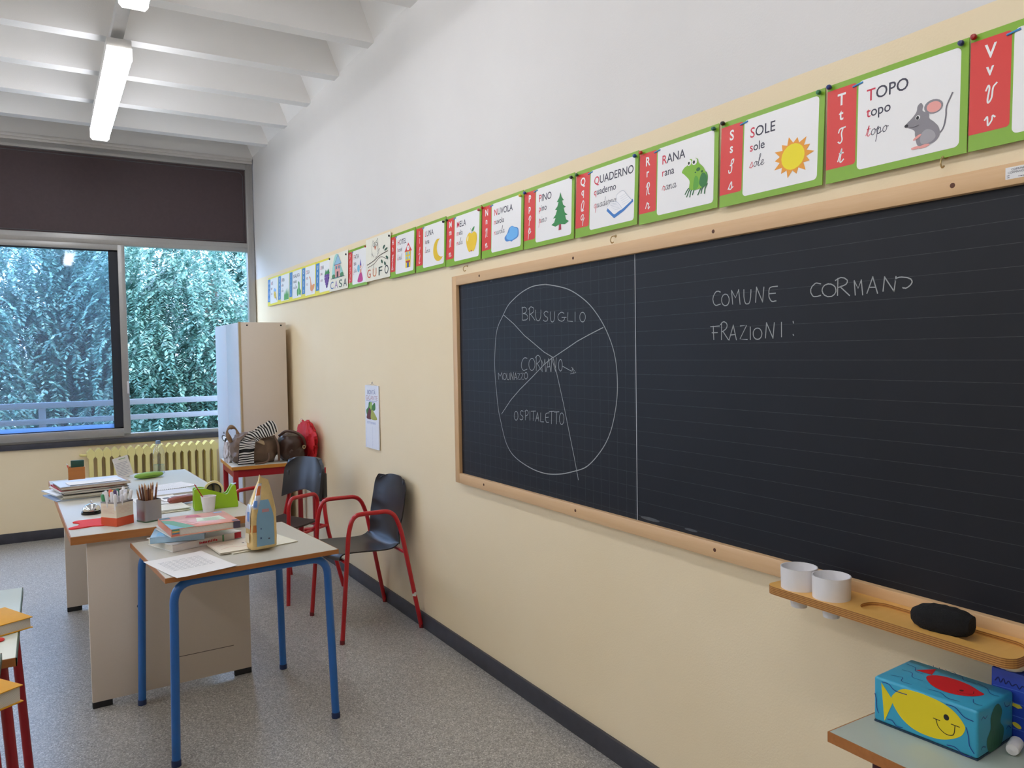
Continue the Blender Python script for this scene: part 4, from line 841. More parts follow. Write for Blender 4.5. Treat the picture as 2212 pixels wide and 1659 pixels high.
# ------------------------------------------------------------------ teacher's desk
DZ = .782; DA = math.radians(2.2)
t = thing('teacher_desk', 'long grey topped desk with beige side panels and brown edges', 'desk', (-1.728, 3.834, 0), DA)
DW, DL = .81, 1.875
obj('desktop', MB().box((.004, .004, DZ-.034), (DW-.004, DL-.004, DZ), bevel=.001), M_LAMINATE, t)
e = MB().box((0, 0, DZ-.036), (DW, .006, DZ-.001)).box((0, DL-.006, DZ-.036), (DW, DL, DZ-.001)).box((0, .006, DZ-.036), (.005, DL-.006, DZ-.001)).box((DW-.005, .006, DZ-.036), (DW, DL-.006, DZ-.001))
obj('edge_band', e, M_EDGE, t)
for (y0, nm) in ((.026, 'side_panel'), (1.615, 'side_panel')):
    p = obj(nm, MB().box((.062, y0, .028), (.752, y0+.024, DZ-.036), bevel=.0015), M_CAB, t)
    for x0 in (.062, .672): obj('panel_foot', MB().box((x0, y0, 0), (x0+.08, y0+.024, .028), bevel=.003), M_BLACK, p)
    if y0 < .5:
        for (bx, bz) in ((.262, .425), (.268, .095)): obj('bolt', MB().lathe([(.009, 0), (.008, .003), (0, .004)], (0, 0, 0), 0, 12).xf(Matrix.Translation((bx, y0, bz)) @ Matrix.Rotation(PI/2, 4, 'X')), M_BLACK, p)
        obj('panel_groove', MB().box((.42, y0-.0008, .152), (.67, y0+.001, .155)), mat('groove_shadow_line', '6A5F55', .8), p)
obj('modesty_panel', MB().box((.690, .050, .30), (.710, 1.614, DZ-.036)), M_CAB, t)

# ------------------------------------------------------------------ pupil table with blue legs
TZ = .728; TA = math.radians(4.7)
t = thing('pupil_table', 'grey topped pupil table with blue tubular legs in front of the desk', 'table', (-1.128, 3.500, 0), TA)
a, c = .343, .349
obj('tabletop', MB().box((-a+.003, -c+.003, TZ-.019), (a-.003, c-.003, TZ), bevel=.001), M_LAMINATE, t)
obj('edge_band', MB().box((-a, -c, TZ-.020), (a, -c+.004, TZ-.001)).box((-a, c-.004, TZ-.020), (a, c, TZ-.001)).box((-a, -c+.004, TZ-.020), (-a+.004, c-.004, TZ-.001)).box((a-.004, -c+.004, TZ-.020), (a, c-.004, TZ-.001)), M_EDGE, t)
R = .0165; zt = TZ-.020-R
for s in (-1, 1):
    yl = s*.308
    mid = fillet([(-.321, s*.326, .012), (-.305, yl, zt), (.305, yl, zt), (.321, s*.326, .012)], .075, 8)
    n = len(mid); 
    obj('leg_frame', MB().tube(mid, R, 0, 14), M_BLUE, t)
    for q in (0, -1):
        p = mid[q]; obj('leg_cap', MB().lathe([(0, 0), (.018, 0), (.0182, .02), (.0166, .024)], (p.x, p.y, 0), 0, 14), mat('dark_blue_cap', '1A2E5A', .5), t)
for s in (-1, 1): obj('cross_tube', MB().tube([(s*.22, -.308, zt), (s*.22, .308, zt)], .011, 0, 10), M_BLUE, t)

# ------------------------------------------------------------------ table with red legs by the cabinet
RZ = .757
t = thing('red_table', 'grey topped table with square red legs standing before the cabinet', 'table', (-.672, 5.80, 0), math.radians(-3))
W2, L2 = .632, .565
obj('tabletop', MB().box((.003, .003, RZ-.024), (W2-.003, L2-.003, RZ), bevel=.001), M_LAMINATE, t)
obj('edge_band', MB().box((0, 0, RZ-.025), (W2, .004, RZ-.001)).box((0, L2-.004, RZ-.025), (W2, L2, RZ-.001)).box((0, .004, RZ-.025), (.004, L2-.004, RZ-.001)).box((W2-.004, .004, RZ-.025), (W2, L2-.004, RZ-.001)), M_EDGE2, t)
b = MB().box((.03, .016, RZ-.080), (W2-.03, .036, RZ-.025)).box((.03, L2-.036, RZ-.080), (W2-.03, L2-.016, RZ-.025)).box((.016, .03, RZ-.080), (.036, L2-.03, RZ-.025)).box((W2-.036, .03, RZ-.080), (W2-.016, L2-.03, RZ-.025))
obj('apron', b, M_DRED, t)
for (lx, ly) in ((.014, .014), (W2-.049, .014), (.014, L2-.049), (W2-.049, L2-.049)):
    obj('leg', MB().box((lx, ly, 0), (lx+.035, ly+.035, RZ-.025), bevel=.004), M_DRED, t)

# ------------------------------------------------------------------ armchairs with red tubular frames
def side_frame(t, s, yb=.275, closed=False):
    if not closed:
        P = fillet([(.232, s*yb, .0), (.180, s*.27, .60), (.150, s*.268, .686), (-.075, s*.268, .684), (-.120, s*.27, .58), (-.231, s*yb, 0)], .062, 8)
        obj('arm_and_legs', MB().tube(P, .0125, 0, 12), M_RED, t)
        for q in (0, -1): obj('foot_cap', MB().lathe([(0, 0), (.0135, 0), (.0135, .018), (.0126, .022)], (P[q].x, P[q].y, 0), 0, 12), mat('dark_red_cap', '6A1218', .5), t)
t = thing('armchair', 'red framed armchair with a one-piece dark shell, backed against the wall', 'chair', (-.250, 4.275, 0), PI, 'red framed armchairs by the board wall')
side_frame(t, 1); side_frame(t, -1)
b = MB()
obj('cross_tube', MB().tube([(.19, -.268, .425), (.19, .268, .425)], .0095, 0, 8), M_RED, t)
obj('cross_tube', MB().tube([(-.148, -.272, .438), (-.148, .272, .438)], .0095, 0, 8), M_RED, t)
obj('leg_tape', MB().lathe([(.0132, -.012), (.0132, .012)], seg=12).xf(Matrix.Translation((-.1928, .274, .20)) @ Matrix.Rotation(-math.radians(11), 4, 'Y')), mat('pale_tape', 'CFCBC4', .5), t)
PROF = [Vector(p) for p in ((.232, 0, .425), (.222, 0, .446), (.19, 0, .456), (.08, 0, .450), (-.03, 0, .441), (-.095, 0, .447), (-.135, 0, .480), (-.160, 0, .545), (-.180, 0, .630), (-.197, 0, .720), (-.210, 0, .800), (-.216, 0, .836))]
PP = smooth(PROF, 6)
def shell(u, v):
    f = v*(len(PP)-1); i = min(int(f), len(PP)-2); p = PP[i].lerp(PP[i+1], f-i); h = p.z
    hw = .200
    if h > .47: k = (h-.47)/.366; hw = .198-.012*math.sin(min(1, k*2.6)*PI)*(1 if k < .39 else 0)+.006*math.sin(k*PI); 
    if h > .75: k = (h-.75)/.086; hw *= (1-.24*k**2.6)
    w = -1+2*u; y = w*hw
    x = p.x; z = p.z
    if h > .47: x += .030*abs(w)**2.4*min(1, (h-.47)/.08)
    else: z += .012*abs(w)**3-.006*(1-w*w)
    if f > len(PP)-3: z -= .03*abs(w)**3
    return (x, y, z)
obj('seat_shell', MB().sheet(shell, 19, 56, .007), mat('black_brown_shell', '211D1E', .33, 0, .05, 120), t, rot=(0, 0, .075), angle=60)
t = thing('armchair', 'red framed armchair with separate black backrest and seat, between the two tables', 'chair', (-.470, 5.150, 0), math.atan2(-.42, -.91), 'red framed armchairs by the board wall')
for s in (-1, 1):
    P = fillet([(.215, s*.272, 0), (.190, s*.27, .62), (.165, s*.27, .662), (-.020, s*.27, .662), (-.045, s*.27, .62), (-.035, s*.262, .43), (.0, s*.19, .425)], .045, 7)
    obj('front_leg_and_arm', MB().tube(P, .0125, 0, 12), M_RED, t)
    P = fillet([(-.255, s*.265, 0), (-.165, s*.215, .42), (-.185, s*.165, .62), (-.205, s*.160, .80)], .08, 7)
    obj('rear_leg_and_post', MB().tube(P, .0135, 0, 12), M_RED, t)
    obj('side_rail', MB().tube([(.205, s*.27, .415), (-.165, s*.215, .425)], .010, 0, 8), M_RED, t)
obj('cross_tube', MB().tube([(.20, -.27, .415), (.20, .27, .415)], .010, 0, 8).tube([(-.163, -.215, .42), (-.163, .215, .42)], .010, 0, 8), M_RED, t)
obj('seat', MB().sheet(lambda u, v: ((.225-.36*v), (-1+2*u)*(.195-.02*v), .452-.014*math.sin(v*PI)+.010*abs(-1+2*u)**3-.025*max(0, .12-v)/.12), 13, 13, .010), M_BROWNP, t, angle=60)
def back2(u, v):
    w = -1+2*u; hw = .192*(1-.18*max(0, (v-.62)/.38)**2.5)
    z = .615+.245*v-.05*(1-v)*(1-w*w)**1.0*-.6-.028*max(0, v-.6)/.4*abs(w)**4
    return (-.168-.045*v+.045*abs(w)**3-.012, w*hw, z-.03*(1-v)*abs(w))
obj('backrest', MB().sheet(back2, 21, 15, .020), M_BLACKP, t, angle=60)
for s in (-1, 1): obj('post_sleeve', MB().box((-.203, s*.170-.020, .60), (-.165, s*.170+.020, .765), bevel=.008), M_BLACKP, t)

# ------------------------------------------------------------------ pupil desks at the left edge, with books
def side_desk(label, x1, y0, y1, z):
    t = thing('pupil_desk', label, 'desk', (x1-.30, (y0+y1)/2, 0), 0, 'pupil desks at the left edge'); L = (y1-y0)/2
    obj('desktop', MB().box((-.30, -L+.003, z-.022), (.297, L-.003, z), bevel=.001), mat('white_green_laminate', 'D9DED0', .3, 0, .02), t)
    obj('edge_band', MB().box((-.30, -L, z-.024), (.30, -L+.004, z-.001)).box((-.30, L-.004, z-.024), (.30, L, z-.001)).box((.297, -L, z-.024), (.30, L, z-.001), 1), [M_EDGE, mat('dark_green_edge', '4E5A44', .5)], t)
    for sx in (-1, 1):
        for sy in (-1, 1):
            obj('leg', MB().tube([(sx*.262, sy*(L-.045), z-.024), (sx*.300, sy*(L-.025), 0)], .0145, 0, 12), M_DRED, t)
    obj('rail', MB().tube([(.265, -L+.05, z-.045), (.265, L-.05, z-.045)], .012, 0, 8).tube([(-.265, -L+.05, z-.045), (-.265, L-.05, z-.045)], .012, 0, 8).tube([(-.265, -L+.05, z-.045), (.265, -L+.05, z-.045)], .012, 0, 8), M_DRED, t)
side_desk('white topped pupil desk with red legs at the left edge, the farther one', -1.892, 2.525, 3.305, .728)
side_desk('white topped pupil desk with red legs at the left edge, the nearer one', -1.925, 1.78, 2.515, .752)
M_YCOV = mat('yellow_cloth_cover', 'E3A41C', .6, 0, .05, 40)
m, tt = newmat('page_block'); v, x = tt.obj(); tt.link(tt.mix(tt.math('GREATER_THAN', tt.math('PINGPONG', x[2], .0011), .0006), lin('E6E2D8'), lin('C2BEB4')), tt.p.inputs['Base Color']); tt.p.inputs['Roughness'].default_value = .8; M_PAGES = m
def book(name, label, loc, rot, w, d, h, cover, group=None, cat='book', cov=.0025, spine=-1, pages=None, soft=False):
    """w along x, d along y; the spine is on the -x (spine=-1) or -y (spine=-2) side"""
    t = thing(name, label, cat, loc, rot, group)
    c = MB().box((0, 0, 0), (w, d, cov), bevel=.0006).box((0, 0, h-cov), (w, d, h), bevel=.0006)
    if spine == -1: c.box((0, 0, 0), (cov, d, h))
    elif spine == -2: c.box((0, 0, 0), (w, cov, h))
    elif spine == 2: c.box((0, d-cov, 0), (w, d, h))
    obj('cover', c, cover, t)
    i = .0015 if soft else .005
    obj('pages', MB().box((i if spine != -1 else cov, i if spine != -2 else cov, cov), (w-i, d-i if spine != 2 else d-cov, h-cov)), pages or M_PAGES, t)
    return t
book('yellow_book', 'thick yellow covered book on the farther left desk, overhanging its edge', (-2.076, 2.672, .729), math.radians(26), .245, .175, .034, M_YCOV, 'yellow books on the left desks')
book('yellow_book', 'thick yellow covered book on the nearer left desk, overhanging its edge', (-2.062, 1.990, .753), math.radians(34), .235, .17, .040, M_YCOV, 'yellow books on the left desks')
t = thing('red_eraser', 'small red oval thing on the farther left desk beside the yellow book', 'eraser', (-1.945, 2.70, .728)); obj('eraser_body', MB().lathe([(.016, 0), (.02, .004), (.016, .008), (0, .009)], (0, 0, 0), 0, 16, 1, .7), mat('red_rubber', 'D8302C', .5), t)

# ------------------------------------------------------------------ low table at the bottom right corner
t = thing('side_table', 'grey topped table with a brown edge in the bottom right corner, under the painted boxes', 'table', (-.393, 1.056, 0), 0.)
L3 = 1.1; W3 = .375
obj('tabletop', MB().box((.003, -L3, .706), (W3, -.003, .728), bevel=.001), mat('green_grey_laminate', 'AFB9AE', .25, 0, .06, 5), t)
obj('edge_band', MB().box((0, -L3, .705), (.004, 0, .727)).box((.004, -.004, .705), (W3, 0, .727)), M_EDGE, t)
for (lx, ly) in ((.075, -.07), (.33, -.07), (.075, -L3+.07), (.33, -L3+.07)): obj('leg', MB().tube([(lx, ly, .706), (lx, ly, 0)], .013, 0, 12), mat('dark_maroon_enamel', '4A1420', .4), t)
# ------------------------------------------------------------------ helpers for soft lumps and sheets
def lump(c, h, seed=0, amp=.12, p=2.6, nu=40, nv=26, freq=2.2, flat=-.9, fold=0.):
    """a soft bag-like body: rounded box with creases; stands on flat*h.z"""
    so = Vector((seed*7.3, seed*3.1, seed*1.7))
    def fn(u, v):
        a = 2*PI*u; e = PI*(v-.5)
        f = lambda q, k: math.copysign(abs(q)**k, q)
        x, y, z = f(math.cos(e), 2/p)*f(math.cos(a), 2/p), f(math.cos(e), 2/p)*f(math.sin(a), 2/p), f(math.sin(e), 2/p)
        d = Vector((x, y, z)); q = 1+amp*noise.noise(d*freq+so)+amp*.45*noise.noise(d*freq*3.1+so)+fold*math.sin(9*z+4*noise.noise(d*2+so))
        zz = max(z*q, flat)
        return (c[0]+x*q*h[0], c[1]+y*q*h[1], c[2]+zz*h[2])
    return MB().grid(fn, nu, nv, closeu=True)
def paper(name, label, cat, loc, rot, w, d, m, lines=0, th=.0008, curl=.0, group=None, inkm=None, rng=(.14, .86), frame=False):
    t = thing(name, label, cat, loc, rot, group)
    zf = lambda x, y: th+curl*((x/w-.5)*2)**4*.5+curl*((y/d-.5)*2)**4*.5
    obj('sheet', MB().sheet(lambda u, v: (u*w, v*d, zf(u*w, v*d)), 9, 9, th), m, t)
    if lines:
        b = MB(); r = random.Random(label)
        for i in range(lines):
            yy = d*(rng[1]-(rng[1]-rng[0])*i/max(1, lines-1)); x0 = w*.14; x1 = w*(.86 if r.random() < .8 else r.uniform(.4, .7)); n = 6
            for j in range(n):
                a = x0+(x1-x0)*j/n; c = a+(x1-x0)/n*.82
                b.add([(a, yy, zf(a, yy)+th), (c, yy, zf(c, yy)+th), (c, yy+d*.010, zf(c, yy)+th), (a, yy+d*.010, zf(a, yy)+th)], [(0, 1, 2, 3)])
        if frame:
            for (a0, c0, a1, c1) in ((.08, .06, .92, .064), (.08, .936, .92, .94), (.08, .06, .084, .94), (.916, .06, .92, .94)):
                b.add([(w*a0, d*c0, th*2.2), (w*a1, d*c0, th*2.2), (w*a1, d*c1, th*2.2), (w*a0, d*c1, th*2.2)], [(0, 1, 2, 3)])
        obj('print', b, inkm or M_GREYINK, t)
    return t
# ------------------------------------------------------------------ on the pupil table
Z = TZ
paper('printed_sheet', 'white printed sheet lying at the front left corner of the blue legged table', 'paper', (-1.405, 3.085, Z+.0006), math.radians(14), .235, .335, M_PAPER, 9, curl=.004, rng=(.35, .8), frame=True)
book('exercise_book', 'thin cream booklet sticking out to the right of the coffee bag', (-1.155, 3.335, Z+.0005), math.radians(13), .295, .205, .005, M_CREAM, cov=.001)
t = book('exercise_book', 'cream booklet with red and black drawings, left of the coffee bag', (-1.205, 3.345, Z+.006), math.radians(5), .215, .20, .007, mat('cream_cover', 'E9E2D2', .6), cov=.001)
p = Pic(0, 0, .215, .20); p.z = .0073
marks(p.b, .125, .115, .07, .014, p.z, p.mi('3A3440'), 4); p.line('C8404A', '.1,.3 .3,.4 .5,.3 .8,.38', .002); p.line('C8404A', '.55,.15 .8,.2 .95,.12', .003); p.ell('C8404A', .86, .3, .05, .04); p.line('6A5A50', '.1,.6 .3,.66 .4,.6', .0015)
obj('cover_drawing', p.b, p.mats, t)
# pile of school books
t = book('school_book', 'white spined school book at the bottom of the pile on the blue legged table', (-1.362, 3.525, Z+.0005), math.radians(20), .325, .225, .030, mat('white_glossy_cover', 'ECEBEA', .25), 'school books piled on the blue legged table', spine=-2)
b = MB(); b.box((.285, -.0008, .002), (.318, .001, .028), 1); b.box((.228, -.001, .001), (.236, .001, .029), 2); 
bb = marks(MB(), .120, .010, .085, .011, .0006, 0, 11, 5).xf(Matrix(((1, 0, 0, 0), (0, 0, -1, 0), (0, 1, 0, 0), (0, 0, 0, 1))))
bb.box((.288, -.0010, .002), (.320, .001, .028), 1); bb.box((.228, -.0012, -.0002), (.236, .001, .0302), 2)
obj('spine_print', bb, [M_RLET, C('C02838'), C('6FAE8A')], t)
t = book('school_book', 'pale blue school book in clear wrap, second from the bottom of the pile', (-1.440, 3.600, Z+.032), math.radians(-12), .215, .198, .026, mat('pale_blue_cover', 'A9CDE8', .2), 'school books piled on the blue legged table', spine=-2)
p = Pic(0, 0, .215, .198); p.z = .0263; p.poly('4E9A7A', '.05,.6 .5,.95 .95,.95 .95,.8 .5,.8'); p.poly('7AB8E0', '.1,.1 .5,.2 .4,.5 .1,.45'); obj('cover_print', p.b, p.mats, t)
t = book('school_book', 'white school book with a green and blue cover, third from the bottom of the pile', (-1.365, 3.530, Z+.060), math.radians(9), .29, .235, .017, mat('white_soft_cover', 'E4E6E8', .3), 'school books piled on the blue legged table', spine=-2)
p = Pic(0, 0, .29, .235); p.z = .0173; p.poly('5AA06A', '.0,.0 .3,.0 .2,.3 .0,.3'); p.poly('C84050', '.2,.02 .4,.02 .35,.2 .25,.2'); p.poly('3A7AB8', '.4,.0 .7,.0 .6,.2'); obj('cover_print', p.b, p.mats, t)
t = book('school_book', 'thick school book with a salmon and green cover on top of the pile', (-1.372, 3.470, Z+.078), math.radians(4), .280, .275, .031, mat('salmon_cover', 'E2957C', .3), 'school books piled on the blue legged table', spine=-1)
p = Pic(0, 0, .280, .275); p.z = .0313
p.poly('5E9A74', '.0,.0 .36,.0 .16,.62 .0,.78'); p.poly('7AB0C8', '.0,.0 .18,.0 .05,.4 .0,.5'); p.poly('4A6A70', '.0,.84 .16,.84 .16,.97 .0,.97'); p.poly('D9E4CC', '.44,.34 .86,.26 .84,.62 .60,.58 .50,.66'); p.poly('C85A6A', '.36,.78 .6,.72 .56,.9 .42,.92'); p.poly('3A3A58', '.90,.02 .99,.02 .99,.12 .90,.12'); p.poly('8A96B0', '.82,.84 .95,.84 .95,.95 .82,.95')
for k in range(4): p.poly('9ABC90', [(.56, .36+.05*k), (.78, .33+.05*k), (.78, .345+.05*k), (.56, .375+.05*k)]); p.poly('F0C0B0', [(.2+.03*k, .5-.1*k), (.36+.02*k, .5-.1*k), (.36+.02*k, .53-.1*k), (.2+.03*k, .53-.1*k)])
obj('cover_print', p.b, p.mats, t)
obj('spine_tab', MB().box((.252, -.0012, .0005), (.281, .012, .0305)), mat('purple_spine_end', '45405A', .4), t)
sb = MB()
for k, cc in enumerate(('D8705A', '5E7A90', 'D8A850', '4E9080')): sb.box((.004, -.0012, .002+.007*k), (.032, .001, .0085+.007*k), k)
obj('spine_stripes', sb, [C('D8705A'), C('5E7A90'), C('D8A850'), C('4E9080')], t)
obj('small_thing', MB().box((0, 0, 0), (.03, .02, .02)), C('E8C83A'), None)
bpy.data.objects.remove(bpy.data.objects['small_thing'])
# coffee bag
t = thing('coffee_bag', 'tall gold foil coffee bag with a blue front label', 'bag', (-1.036, 3.345, Z+.0135), math.radians(9))
SEC = [(0, .052, .030, 0, 0), (.006, .057, .036, 0, 0), (.05, .058, .038, 0, 0), (.11, .057, .037, 0, 0), (.15, .056, .035, .001, -.001), (.185, .051, .028, .002, -.002), (.215, .044, .019, .005, -.002), (.245, .035, .010, .009, 0), (.270, .026, .006, .013, .003), (.292, .017, .004, .017, .006)]
def sec(z):
    for a, b_ in zip(SEC, SEC[1:]):
        if z <= b_[0]: k = (z-a[0])/(b_[0]-a[0]); return [a[i]+(b_[i]-a[i])*k for i in range(5)]
    return SEC[-1]
def bagp(u, v, off=0.):
    z = .292*v; s = sec(z); a = 2*PI*u; q = 5.
    cx = math.copysign(abs(math.cos(a))**(2/q), math.cos(a)); cy = math.copysign(abs(math.sin(a))**(2/q), math.sin(a))
    nn = 1+.035*noise.noise(Vector((math.cos(a)*2.2, math.sin(a)*2.2, z*22)))
    zz = z+(.016*math.cos(a)*-1 if v > .98 else 0)
    return (s[3]+cx*s[1]*nn+math.cos(a)*off, s[4]+cy*s[2]*nn+math.sin(a)*off, zz)
M_GOLD = mat('gold_foil', 'E3C68A', .28, .3, .14, 40, bump=.25)
b = MB().grid(lambda u, v: bagp(u, v), 48, 40, closeu=True); b.add([bagp(i/48, 0) for i in range(48)], [tuple(range(47, -1, -1))]); b.add([bagp(i/48, 1) for i in range(48)], [tuple(range(48))])
obj('bag_body', b, M_GOLD, t, angle=70)
def patch(name, x0, x1, z0, z1, m, side='front', taper=0., off=.0018, n=10):
    def fn(u, v):
        z = z0+(z1-z0)*v; s = sec(z); k = 1-taper*max(0, (v-.55)/.45)**1.5; xx = ((x0+x1)/2+(x1-x0)*(u-.5)*k)*(min(1., s[1]/.057)); lim = lambda q: min(1., abs(q))
        nn = 1+.035*noise.noise(Vector((0, -2.2, z*22)))
        if side == 'front': return (s[3]+xx, s[4]-s[2]*nn*(1-.5*lim(xx/s[1])**8)-off, z)
        return (s[3]-s[1]*(1-.5*lim(xx/s[2])**8)*1.03-off, s[4]+xx, z)
    f = (lambda u, v: fn(u, v)) if side == 'front' else (lambda u, v: fn(1-u, v))
    return obj(name, MB().grid(f, n, 14), m, t)
lab = patch('front_label', -.036, .040, .014, .205, mat('blue_label', '7FA6C0', .35), taper=.45)
M_BRN = mat('brown_emblem', 'B0692E', .4)
patch('brown_emblem', -.058, -.036, .075, .105, M_BRN, off=.0022); patch('blue_print', .012, .020, .04, .045, M_INK, off=.003, n=3); patch('blue_print', -.022, -.016, .045, .052, mat('dark_blue_print', '2E4A78', .5), off=.003, n=3); patch('blue_print', -.020, -.015, .085, .09, MATS['dark_blue_print'], off=.003, n=3); patch('pink_print', -.012, .020, .155, .168, mat('pale_red_print', 'B88A90', .5), off=.003, n=5)
patch('side_print', -.026, .024, .09, .19, mat('shiny_side_print', 'D8DCE8', .2, .5), 'left'); patch('side_print', -.02, .0, .12, .16, mat('blue_side_print', '5A86C4', .3), 'left', off=.0024); patch('side_print', -.02, .022, .03, .07, mat('pale_side_print', 'E8DDC0', .3), 'left', off=.0022)
patch('side_print', -.054, -.018, .170, .272, MATS['shiny_side_print'], off=.0014); patch('side_print', -.046, -.022, .225, .262, mat('orange_side_print', 'CC6A30', .3), off=.0024); patch('side_print', -.050, -.034, .178, .205, MATS['blue_side_print'], off=.0024)

# ------------------------------------------------------------------ on the teacher's desk
Z = DZ+.0005
FOLD = [(.37, .27, .006, 14, 0, 0, 'B9CCE6', 'pale blue plastic folder at the bottom of the paper pile on the desk'), (.36, .26, .008, 9, .02, .01, 'E2DED2', 'cream paper folder second from the bottom of the paper pile'), (.34, .27, .010, 10, .03, 0, 'CFC8B4', 'beige paper folder third from the bottom of the paper pile'), (.35, .26, .006, 16, .0, .02, 'EEF0F2', 'white paper sheaf sticking out to the left in the paper pile'),
 (.33, .25, .012, 8, .03, .01, '4A4A50', 'dark grey covered notebook in the middle of the paper pile'), (.34, .26, .007, 12, .02, .0, 'E9E7E4', 'white paper folder above the dark notebook in the pile'), (.32, .26, .008, 10, .02, .015, 'C23444', 'red covered notebook in the upper part of the paper pile'), (.35, .27, .010, 7, .02, 0, 'A88A6A', 'brown edged folder near the top of the paper pile'), (.33, .25, .004, 9, .02, .01, 'D4DEEE', 'pale blue sheet lying second from the top of the paper pile')]
zz = Z
for (w, d, h, r, dx, dy, cc, lb) in FOLD:
    t = thing('folder', lb, 'folder', (-1.765+dx, 4.83+dy, zz), math.radians(r), 'folders piled on the desk')
    obj('folder_cover', MB().box((0, 0, 0), (w, d, .0012)).box((0, 0, h-.0012), (w, d, h)).box((0, d-.0012, .001), (w, d, h-.001)), mat('cover_'+cc, cc, .5, 0, .03), t)
    obj('papers', MB().box((.006, .003, .0013), (w-.006, d-.002, h-.0013)), M_PAGES, t)
    zz += h+.0006
paper('envelope', 'white envelope on the very top of the paper pile on the desk', 'envelope', (-1.70, 4.86, zz), math.radians(10), .26, .12, M_PAPER, th=.0016, curl=.003)
# desk bell
t = thing('desk_bell', 'small chrome desk bell with a black base', 'bell', (-1.622, 4.365, Z))
obj('bell_base', MB().lathe([(.046, 0), (.047, .004), (.044, .014), (.036, .016), (0, .016)], seg=32), mat('black_gloss', '101012', .2), t)
obj('bell_dome', MB().lathe([(.041, .017), (.041, .022), (.037, .034), (.027, .044), (.012, .050), (0, .051)], seg=32), M_CHROME, t)
obj('bell_button', MB().lathe([(.0025, .050), (.0025, .058), (.006, .059), (.006, .062), (0, .064)], seg=14), M_CHROME, t)
# red foam shape
t = thing('foam_cutout', 'flat red foam cut-out with four rounded lobes on the desk corner', 'cut-out', (-1.635, 4.095, Z))
P = closed_smooth([(-.095, -.07), (-.08, -.095), (-.03, -.088), (.0, -.078), (.04, -.092), (.08, -.085), (.09, -.06), (.06, -.035), (.04, .0), (.06, .03), (.1, .05), (.1, .08), (.06, .095), (.0, .092), (-.05, .092), (-.075, .065), (-.055, .035), (-.048, .0), (-.06, -.035)], 4)
obj('foam', MB().prism(P, 0, .005), mat('red_foam', 'E02E2C', .7), t)
# marker box and its markers
def square_box(t, s, h, th, m, inner=None):
    b = MB().box((-s, -s, 0), (s, s, th)); 
    for (x0, y0, x1, y1) in ((-s, -s, s, -s+th), (-s, s-th, s, s), (-s, -s+th, -s+th, s-th), (s-th, -s+th, s, s-th)): b.box((x0, y0, 0), (x1, y1, h))
    return b
MA = math.radians(38)
t = thing('marker_box', 'square cream and orange cardboard box full of white markers', 'box', (-1.532, 4.008, Z), MA)
obj('box_wall', square_box(t, .047, .110, .002, None), mat('cream_carton', 'E8DCC8', .5, 0, .04), t)
b = MB()
for k in range(4): b.join(MB().box((-.0476, -.0477, .001), (.0476, -.047, .040)), Matrix.Rotation(k*PI/2, 4, 'Z'))
obj('orange_band', b, mat('orange_red_print', 'D4522E', .45, 0, .05), t)
b = MB()
for k in range(4): b.join(MB().box((-.0478, -.0479, .104), (.0478, -.045, .112), bevel=.001), Matrix.Rotation(k*PI/2, 4, 'Z'))
obj('metal_rim', b, M_STEEL, t)
for k, zc in ((0, .072), (3, .072)):
    pb = MB()
    for j in range(6): pb.add([(-.036, -.0478, zc-.012+.006*j), (.034-.01*(j % 2), -.0478, zc-.012+.006*j), (.034-.01*(j % 2), -.0478, zc-.0105+.006*j), (-.036, -.0478, zc-.0105+.006*j)], [(0, 1, 2, 3)])
    obj('pale_print', pb.xf(Matrix.Rotation(k*PI/2, 4, 'Z')), mat('pale_pink_print', 'DFC0B4', .5), t)
def leaner(name, label, cat, base, top, r, m, tipm, group, tip='cap', tl=.03):
    t = thing(name, label, cat, base, 0, group); d = Vector(top)-Vector(base); L = d.length; q = Vector((0, 0, 1)).rotation_difference(d)
    t.rotation_mode = 'QUATERNION'; t.rotation_quaternion = q
    obj('barrel', MB().lathe([(0, 0), (r, 0), (r, L-tl)] + ([(0, L-tl)] if tip == 'cap' else [(r*.98, L-tl), (0, L-tl)]), seg=8 if tip == 'point' else 12), m, t)
    if tip == 'cap': obj('cap', MB().lathe([(r*1.12, L-tl), (r*1.12, L-.006), (r*.7, L), (0, L)], seg=12), tipm, t)
    else: obj('sharpened_tip', MB().lathe([(r, L-tl), (r*.25, L-.003), (0, L)], seg=8), tipm, t)
    return t
M_MARK = mat('white_marker_barrel', 'ECEBEE', .35)
mc = ['ECEBEE', 'E0E0E8', 'F2F1F4', 'F0EEF0', 'EAEAF0', '5A4A70', 'ECECEE', 'DCDCE4', 'EDEDED', 'E86A4A', 'E6E6EA', 'F1F1F1', '4E9A6A', 'E9E9EE', 'E8C83A', '2E6A5A']
cn = ['white', 'greyish white', 'bright white', 'cream white', 'cool white', 'dark purple', 'white', 'pale grey', 'plain white', 'orange red', 'pale grey', 'clear white', 'pale green', 'milk white', 'yellow', 'dark green']
pl = ['in the left corner', 'along the left face', 'along the front of the left face', 'in the front corner', 'behind the left corner', 'left of the middle', 'in front of the middle', 'behind the front corner', 'at the back left', 'behind the middle', 'right of the middle', 'along the right face', 'in the back corner', 'along the back', 'in the back right part', 'in the right corner']
rr = random.Random(3)
